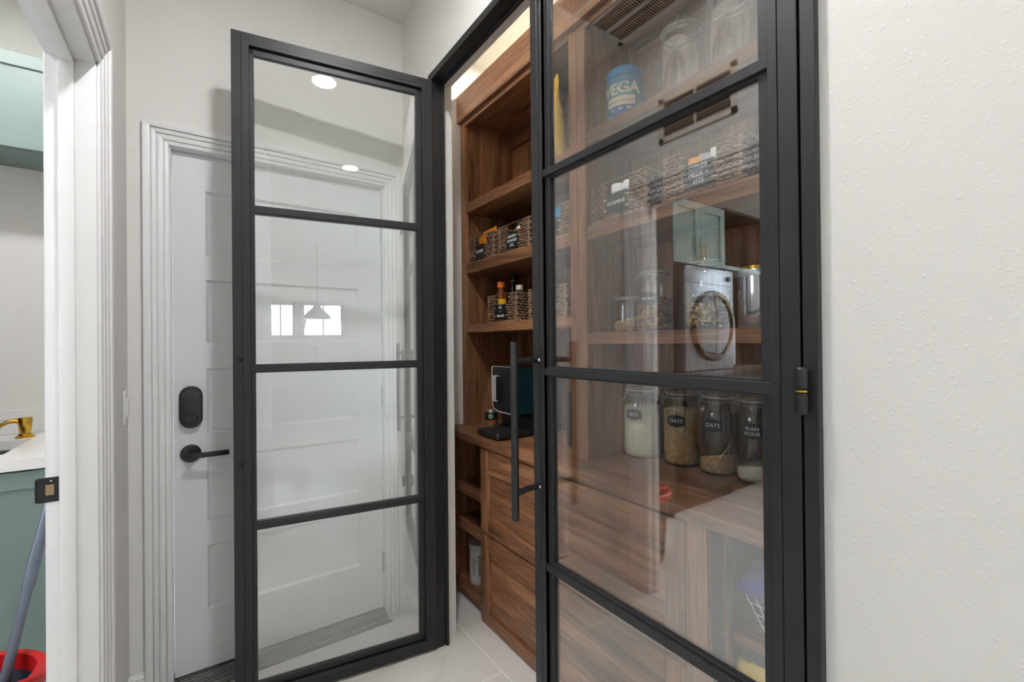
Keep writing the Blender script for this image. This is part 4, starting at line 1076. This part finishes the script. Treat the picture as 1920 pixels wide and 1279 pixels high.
# ------------------------------------------------------------------ wire baskets in the bay
WIRE = mat('white_wire', (238, 240, 242), .35)
def wire_basket(label, x0, x1, y0, y1, z0, z1, tap=.045):
    b = thing('wire_basket', label, 'basket', ((x0+x1)/2, (y0+y1)/2, z0), group='white wire baskets under the worktop')
    def rect(u_1, z, r=.0):
        e = tap*(1-u_1); return (x0+e, x1-e, y0+e, y1-e, z)
    def loop(u_1):
        a0_, a1_, b0_, b1_, z = rect(u_1, z0+(z1-z0)*u_1); k = .022
        pts = []
        for (cx_, cy_, s_) in ((a1_-k, b1_-k, 0), (a0_+k, b1_-k, 90), (a0_+k, b0_+k, 180), (a1_-k, b0_+k, 270)):
            for i in range(5): aa = R(s_+i*22.5); pts.append((cx_+k*math.cos(aa), cy_+k*math.sin(aa), z))
        return pts
    MB().tube(loop(1), .0042, 8, closed=True).build('rim', WIRE, b, smooth=60)
    m = MB()
    for u_1 in (.0, .25, .5, .75): m.tube(loop(u_1), .0021, 6, closed=True)
    nx, ny = 10, 9
    for i in range(nx+1):
        p = .06+.88*i/nx
        A = rect(0, z0); T = rect(1, z1)
        lx_ = A[0]+(A[1]-A[0])*p; tx = T[0]+(T[1]-T[0])*p
        m.tube([(tx, T[2], z1), (lx_, A[2], z0), (lx_, A[3], z0), (tx, T[3], z1)], .0019, 6)
    for i in range(ny+1):
        p = .06+.88*i/ny
        A = rect(0, z0); T = rect(1, z1)
        ly = A[2]+(A[3]-A[2])*p; ty = T[2]+(T[3]-T[2])*p
        m.tube([(T[0], ty, z1), (A[0], ly, z0), (A[1], ly, z0), (T[1], ty, z1)], .0019, 6)
    m.build('wires', WIRE, b, smooth=60)
    return b
wire_basket('white wire basket with a blue packet, on the shelf under the worktop', 1.185, 1.50, .372, .655, .521, .648)
wire_basket('white wire basket with a yellow bag, on the lowest shelf under the worktop', 1.185, 1.50, .372, .655, .248, .372)
def pillow(name, label, cat, c, L, Wd, H, rz, tx, ma, cut=1):
    m = MB(); nu, nv = 18, 14; Mx = Matrix.Translation(Vector(c)) @ Matrix.Rotation(rz, 4, 'Z') @ Matrix.Rotation(tx, 4, 'Y')
    for sg in (1, -1):
        vs = []; fs = []
        for i in range(nu+1):
            for j in range(nv+1):
                u = -1+2*i/nu; v_ = -1+2*j/nv
                hgt = H/2*max(0, (1-abs(u)**3.0))**.6*max(0, (1-abs(v_)**2.4))**.7+.0012
                wob = .0045*math.sin(u*7+v_*3)*math.cos(v_*5)+.003*math.sin(u*17)
                vs.append(Mx @ Vector((u*L/2, v_*Wd/2, sg*hgt+wob)))
        for i in range(nu):
            for j in range(nv): k = i*(nv+1)+j; fs.append((k, k+1, k+nv+2, k+nv+1))
        m.add(vs, fs)
    bm_o = m.build(name, ma, loc=c, smooth=80)
    return tag(bm_o, label, cat)
pillow('snack_packet', 'blue packet lying across the upper wire basket', 'packet', (1.285, .548, .662), .22, .250, .040, R(12), R(-3), two_tone('blue_packet_print', (22, 70, 190), (176, 196, 206), 'y', -.30, 1.3, noise=5))
pillow('peach_packet', 'peach coloured packet inside the upper wire basket', 'packet', (1.255, .48, .628), .10, .15, .035, R(0), R(10), mat('peach_packet', (214, 172, 146), .5))
pillow('teal_packet', 'teal packet at the bottom of the upper wire basket', 'packet', (1.33, .52, .558), .20, .20, .055, R(5), 0, two_tone('teal_print', (58, 146, 158), (120, 190, 200), 'x', -.1, .1, noise=5))
YBAG = pillow('yellow_snack_bag', 'yellow and black bag standing out of the lowest wire basket', 'bag', (1.245, .580, .415), .19, .20, .075, R(20), R(-46), two_tone('yellow_black_print', (226, 190, 52), (48, 48, 50), 'z', -.03, .10, noise=1.2))

# ------------------------------------------------------------------ laundry room
# base cabinet, counter, sink
bc = thing('base_cabinet', 'sage green base cabinet under the white laundry counter', 'cabinet', (-.66, 2.6, 0))
B(-.995, -.302, 2.29, LY1-.004, .0, .695).build('carcass', SAGE, bc)
fg = face_fn((0, 2.29, 0), (1, 0, 0), (0, 0, 1))
for x0_, x1_ in ((-.993, -.850), (-.846, -.306)):
    shaker(bc, 'door', fg, x0_, x1_, .012, .876, .06, .062, .06, .02, SAGE, SAGE, SAGE, rec=.009)
B(-.995, -.302, 2.262, 2.27, 0, .010).build('shoe_moulding', TRIM, bc)
ctp = MB(); cx0, cx1, cy0, cy1 = -.995, -.302, 2.255, LY1
sx0, sx1, sy0, sy1 = -.99, -.585, 2.40, 2.74
ctp.box(sx1, cx1, cy0, cy1, .884, .922).box(cx0, sx1, cy0, sy0, .884, .922).box(cx0, sx1, sy1, cy1, .884, .922)
cto = tag(ctp.build('countertop', QUARTZ, loc=(-.65, 2.6, .884)), 'white quartz counter with a sink cut-out in the laundry room', 'countertop')
sk = MB(); sk.box(sx0, sx1, sy0, sy1, .70, .705).box(sx1-.004, sx1, sy0, sy1, .705, .884).box(sx0, sx1-.004, sy0, sy0+.004, .705, .884).box(sx0, sx1-.004, sy1-.004, sy1, .705, .884).box(sx0, sx0+.004, sy0+.004, sy1-.004, .705, .884)
tag(sk.build('sink', STEEL, loc=(-.79, 2.57, .70)), 'stainless sink sunk in the white laundry counter', 'sink')
bs = mat('marble_splash', (232, 231, 229), .25, nscale=3, namt=.05)
bsp = tag(B(-.995, -.302, LY1-.022, LY1-.001, .923, 1.03).build('backsplash', bs, bevel=.0015, seg=1, loc=(-.65, LY1-.01, .923)), 'white veined backsplash behind the laundry counter', 'backsplash')
vn = MB(); vn.tube([(-.80, LY1-.0225, 1.005), (-.74, LY1-.0225, .99), (-.70, LY1-.0225, .985), (-.66, LY1-.0225, .972)], .0012, 5); vn.build('vein', mat('vein_grey', (150, 148, 146), .4), bsp)
c = (-.617, 2.80, .922)
sd = thing('soap_dispenser', 'brushed gold soap dispenser on the white laundry counter', 'soap dispenser', c)
MB().lathe([(0, 0), (.031, 0), (.031, .006), (.024, .010), (.022, .016), (0, .016)], c, 28).build('base', GOLD, sd, smooth=40)
MB().lathe([(0, .016), (.017, .016), (.021, .045), (.023, .082), (.021, .086), (0, .087)], c, 28).build('pump_head', GOLD, sd, smooth=40)
pts = [(c[0]-.010, c[1]-.002, .922+.066), (c[0]-.03, c[1]-.006, .922+.074), (c[0]-.05, c[1]-.010, .922+.072), (c[0]-.070, c[1]-.014, .922+.060), (c[0]-.082, c[1]-.017, .922+.046)]
MB().tube(pts, [.011, .010, .009, .008, .0065], 12).build('spout', GOLD, sd, smooth=50)
# upper cabinet over the sink
uc = thing('upper_cabinet', 'sage green wall cabinet above the laundry sink, seen through the doorway', 'cabinet', (-.66, 2.8, 2.12))
B(-.995, -.302, 2.68, LY1, 2.125, 2.52).build('carcass', SAGE, uc)
for x0_, x1_ in ((-.993, -.850), (-.846, -.306)):
    shaker(uc, 'door', face_fn((0, 2.68, 0), (1, 0, 0), (0, 0, 1)), x0_, x1_, 2.127, 2.518, .055, .055, .055, .02, SAGE, SAGE, SAGE, rec=.009)
# walnut tall panel, stacked machines, cabinet above and the nook (all mirrored in the closed glass door)
GW = wood('smoked_walnut', 'z', (26, 22, 18), (50, 43, 36), (68, 60, 51), .5)
tp = thing('tall_cabinet', 'tall dark wood cabinet end left of the stacked machines, mirrored in the glass', 'cabinet', (-1.13, 2.5, 0))
B(-1.225, -.998, 2.10, LY1-.01, 0, 2.44).build('carcass', GW, tp); B(-1.225, -.998, 2.082, 2.10, .01, 2.43).build('door', GW, tp, bevel=.002, seg=1)
MG = mat('graphite_steel', (62, 62, 64), .35, .5, nscale=30, namt=.06); MS = mat('silver_appliance', (182, 186, 192), .28, .65, nscale=30, namt=.04)
DG = mat('porthole_glass', (26, 26, 28), .06)
def machine(name, label, z0, z1, body, cz, rad):
    x0_, x1_ = -2.058, -1.378; yf = 2.085; cx_ = (x0_+x1_)/2
    w = thing(name, label, name.replace('_', ' '), (cx_, 2.4, z0))
    B(x0_, x1_, yf, 2.80, z0, z1).build('housing', body, w, bevel=.008)
    Mr = Matrix.Translation((cx_, yf, cz)) @ Matrix.Rotation(R(90), 4, 'X')
    r = MB(); r.lathe([(rad*.80, 0), (rad, 0), (rad, .03), (rad*.97, .048), (rad*.86, .05), (rad*.82, .035), (rad*.80, 0)], n=48, M=Mr)
    d_ = r.build('door_ring', mat('porthole_ring', (88, 76, 66), .25, .6), w, smooth=45)
    g = MB(); g.lathe([(0, .046), (rad*.45, .044), (rad*.83, .036), (rad*.83, .01), (0, .01)], n=48, M=Mr); g.build('door_glass', DG, d_, smooth=45)
    pn = MB(); pn.box(x0_+.02, x1_-.02, yf-.006, yf+.002, z1-.13, z1-.02); po = pn.build('control_panel', body, w, bevel=.002)
    kn = MB(); kn.lathe([(0, 0), (.022, 0), (.020, .016), (0, .018)], n=28, M=Matrix.Translation((x0_+.09, yf-.006, z1-.075)) @ Matrix.Rotation(R(90), 4, 'X')); kn.build('dial', MG, po, smooth=40)
    return w
machine('dryer', 'silver front-loading dryer stacked on top, mirrored in the closed glass door', 1.075, 1.900, MS, 1.43, .285)
machine('washing_machine', 'dark graphite washing machine under the silver dryer', .10, 1.070, MG, .60, .27)
pl = B(-2.063, -1.225, 2.12, 2.85, 0, .098).build('platform', GW, bevel=.002, loc=(-1.7, 2.5, 0)); tag(pl, 'dark wood platform the stacked machines stand on', 'platform')
oc = thing('upper_cabinet', 'sage green two-door cabinet above the dryer with gold bar handles', 'cabinet', (-1.62, 2.45, 1.906))
B(-1.928, -1.227, 2.105, LY1, 1.908, 2.405).build('carcass', SAGE, oc)
fo = face_fn((0, 2.105, 0), (1, 0, 0), (0, 0, 1))
for x0_, x1_, hx in ((-1.926, -1.579, -1.608), (-1.575, -1.229, -1.546)):
    dd = shaker(oc, 'door', fo, x0_, x1_, 1.910, 2.403, .06, .06, .06, .026, SAGE, SAGE, SAGE, rec=.016)
    q = MB(); q.tube([(hx, 2.055, 1.93), (hx, 2.055, 2.07)], .005, 10)
    for z in (1.945, 2.055): q.tube([(hx, 2.086, z), (hx, 2.055, z)], .004, 8)
    q.build('handle', GOLD, dd, smooth=40)
nk = thing('shelf_nook', 'dark wood open shelves with a pale edge right of the dryer, mirrored in the glass', 'shelves', (-2.35, 2.5, 0))
B(-2.60, -2.073, 2.60, 2.62, 0, 2.40).build('back_panel', GW, nk); B(-2.62, -2.585, 2.095, 2.62, 0, 2.42).build('side_panel', GW, nk); B(-2.622, -2.580, 2.075, 2.095, 0, 2.425).build('edge_strip', TRIM, nk)
B(-2.585, -1.931, 2.08, 2.62, 2.40, 2.425).build('top_panel', GW, nk); B(-2.585, -1.931, 2.09, 2.60, 1.915, 1.945).build('shelf', SAGE, nk); B(-2.585, -2.065, 2.09, 2.60, 1.05, 1.09).build('worktop', GW, nk)
B(-2.585, -2.067, 2.12, 2.60, .02, 1.05).build('lower_panel', GW, nk)
bx_ = B(-2.33, -2.14, 2.22, 2.36, 1.0905, 1.44).build('detergent_box', mat('box_white', (226, 228, 228), .5), bevel=.003, loc=(-2.24, 2.29, 1.09)); tag(bx_, 'plain white box on the nook worktop beside the dryer', 'box')
# bucket and mop
c = (-.515, 1.80, 0)
RED = mat('bucket_red', (196, 26, 28), .3, nscale=10, namt=.05); DGR = mat('bucket_grey', (58, 66, 76), .4, nscale=20, namt=.06)
bk = thing('mop_bucket', 'dark grey mop bucket with a red rim on the laundry floor', 'bucket', c)
MB().lathe([(0, .004), (.105, 0), (.112, .006), (.142, .385), (.136, .385), (.106, .012), (0, .012)], c, 40).build('bucket_body', DGR, bk, smooth=45)
MB().lathe([(.134, .372), (.146, .372), (.158, .380), (.160, .412), (.150, .420), (.136, .416), (.134, .372)], c, 40).build('rim', RED, bk, smooth=45)
q = MB(); q.tube([(c[0]-.158*math.cos(a_), c[1]-.02-.16*math.sin(a_)*.6, .405+.10*math.sin(a_)*.35) for a_ in [math.pi*i/12 for i in range(13)]], .006, 8); q.build('handle', RED, bk, smooth=50)
mp_ = thing('mop', 'mop with a grey-blue telescopic handle leaning in the red-rimmed bucket', 'mop', (-.50, 1.78, .03))
POLE = mat('mop_pole', (108, 116, 132), .3, .3, nscale=30, namt=.05)
p0 = Vector((-.500, 1.775, .06)); p1 = Vector((-.36, 2.06, 1.02))
dirm = (p1-p0).normalized(); pm_ = p0+dirm*((.60-.06)/dirm.z)
MB().tube([p0, pm_], .0125, 14).build('pole', POLE, mp_, smooth=50)
MB().tube([pm_-dirm*.004, pm_+dirm*.12], .0155, 14).build('sleeve', POLE, mp_, smooth=50)
MB().tube([pm_+dirm*.12, p1], .0125, 14).build('upper_pole', POLE, mp_, smooth=50)
q = MB()
for i in range(40):
    a_ = rnd.uniform(0, 6.28); rr = rnd.uniform(.01, .07)
    q.tube([p0+Vector((0, 0, .05)), p0+Vector((rr*.6*math.cos(a_), rr*.6*math.sin(a_), .02)), p0+Vector((rr*math.cos(a_), rr*math.sin(a_), -.035))], .005, 5)
tag(q.build('mop_strands', mat('mop_white', (206, 206, 200), .9), mp_), None)['kind'] = 'stuff'

# ------------------------------------------------------------------ kitchen seen only as reflections
ki = thing('kitchen_counter', 'white kitchen counter under the windows, faint in the glass reflection', 'counter', (-.5, -5.6, 0))
B(-2.4, 2.4, KY0+.001, -5.38, .0, .885).build('cabinets', TRIM, ki); B(-2.42, 2.42, KY0+.001, -5.35, .886, .925).build('worktop', QUARTZ, ki)
fa = thing('faucet', 'arched kitchen faucet by the windows, faint in the glass reflection', 'faucet', (-.35, -5.85, .925))
q = MB(); q.tube([(-.35, -5.85, .925), (-.35, -5.85, 1.22)]+[(-.35, -5.75-.10*math.cos(R(t_)), 1.22+.10*math.sin(R(t_))) for t_ in range(20, 181, 20)]+[(-.35, -5.65, 1.14)], .013, 12)
q.build('spout', CHROME, fa, smooth=50)
pd = thing('pendant_lamp', 'pale dome pendant lamp in the kitchen, faint in the glass reflection', 'lamp', (-.15, -3.9, 1.72))
q = MB(); q.lathe([(.02, .24), (.045, .23), (.06, .17), (.20, .03), (.205, 0), (.198, 0), (.19, .03), (.05, .165), (.02, .22), (.02, .24)], (-.15, -3.9, 1.72), 36); q.build('shade', TRIM, pd, smooth=50)
q = MB(); q.tube([(-.15, -3.9, 1.955), (-.15, -3.9, HC)], .004, 8); q.build('cord', BLKM, pd)

BARK = mat('bark', (70, 60, 50), .9, nscale=12, namt=.3)
for i in range(2, 8):
    x = -5.2+i*1.0+rnd.uniform(-.1, .1); y = -9.5-(i % 3)*1.6
    t = thing('tree', 'bare tree outside the kitchen windows, faint in the glass reflection', 'tree', (x, y, -.4), group='trees outside the kitchen')
    rr = rnd.uniform(.07, .13); top = Vector((x+rnd.uniform(-.15, .15), y, 4.5))
    m = MB(); m.tube([(x, y, -.4), (x+rnd.uniform(-.05, .05), y, 1.5), top], [rr, rr*.85, rr*.5], 9); m.build('trunk', BARK, t, smooth=60)
    for k in range(5):
        z = rnd.uniform(1.3, 3.2); b_ = Vector((x, y, z)); e_ = b_+Vector((rnd.uniform(-.42, .42), rnd.uniform(-.3, .3), rnd.uniform(.4, 1.1)))
        m = MB(); m.tube([b_, (b_+e_)/2+Vector((0, 0, .08)), e_], [rr*.35, rr*.22, .008], 7); m.build('branch', BARK, t, smooth=60)
struct(B(KX0-6, KX1+6, -16, KY0-.2, -.5, -.4).build('ground', mat('lawn', (96, 110, 70), .95, nscale=3, namt=.3)))
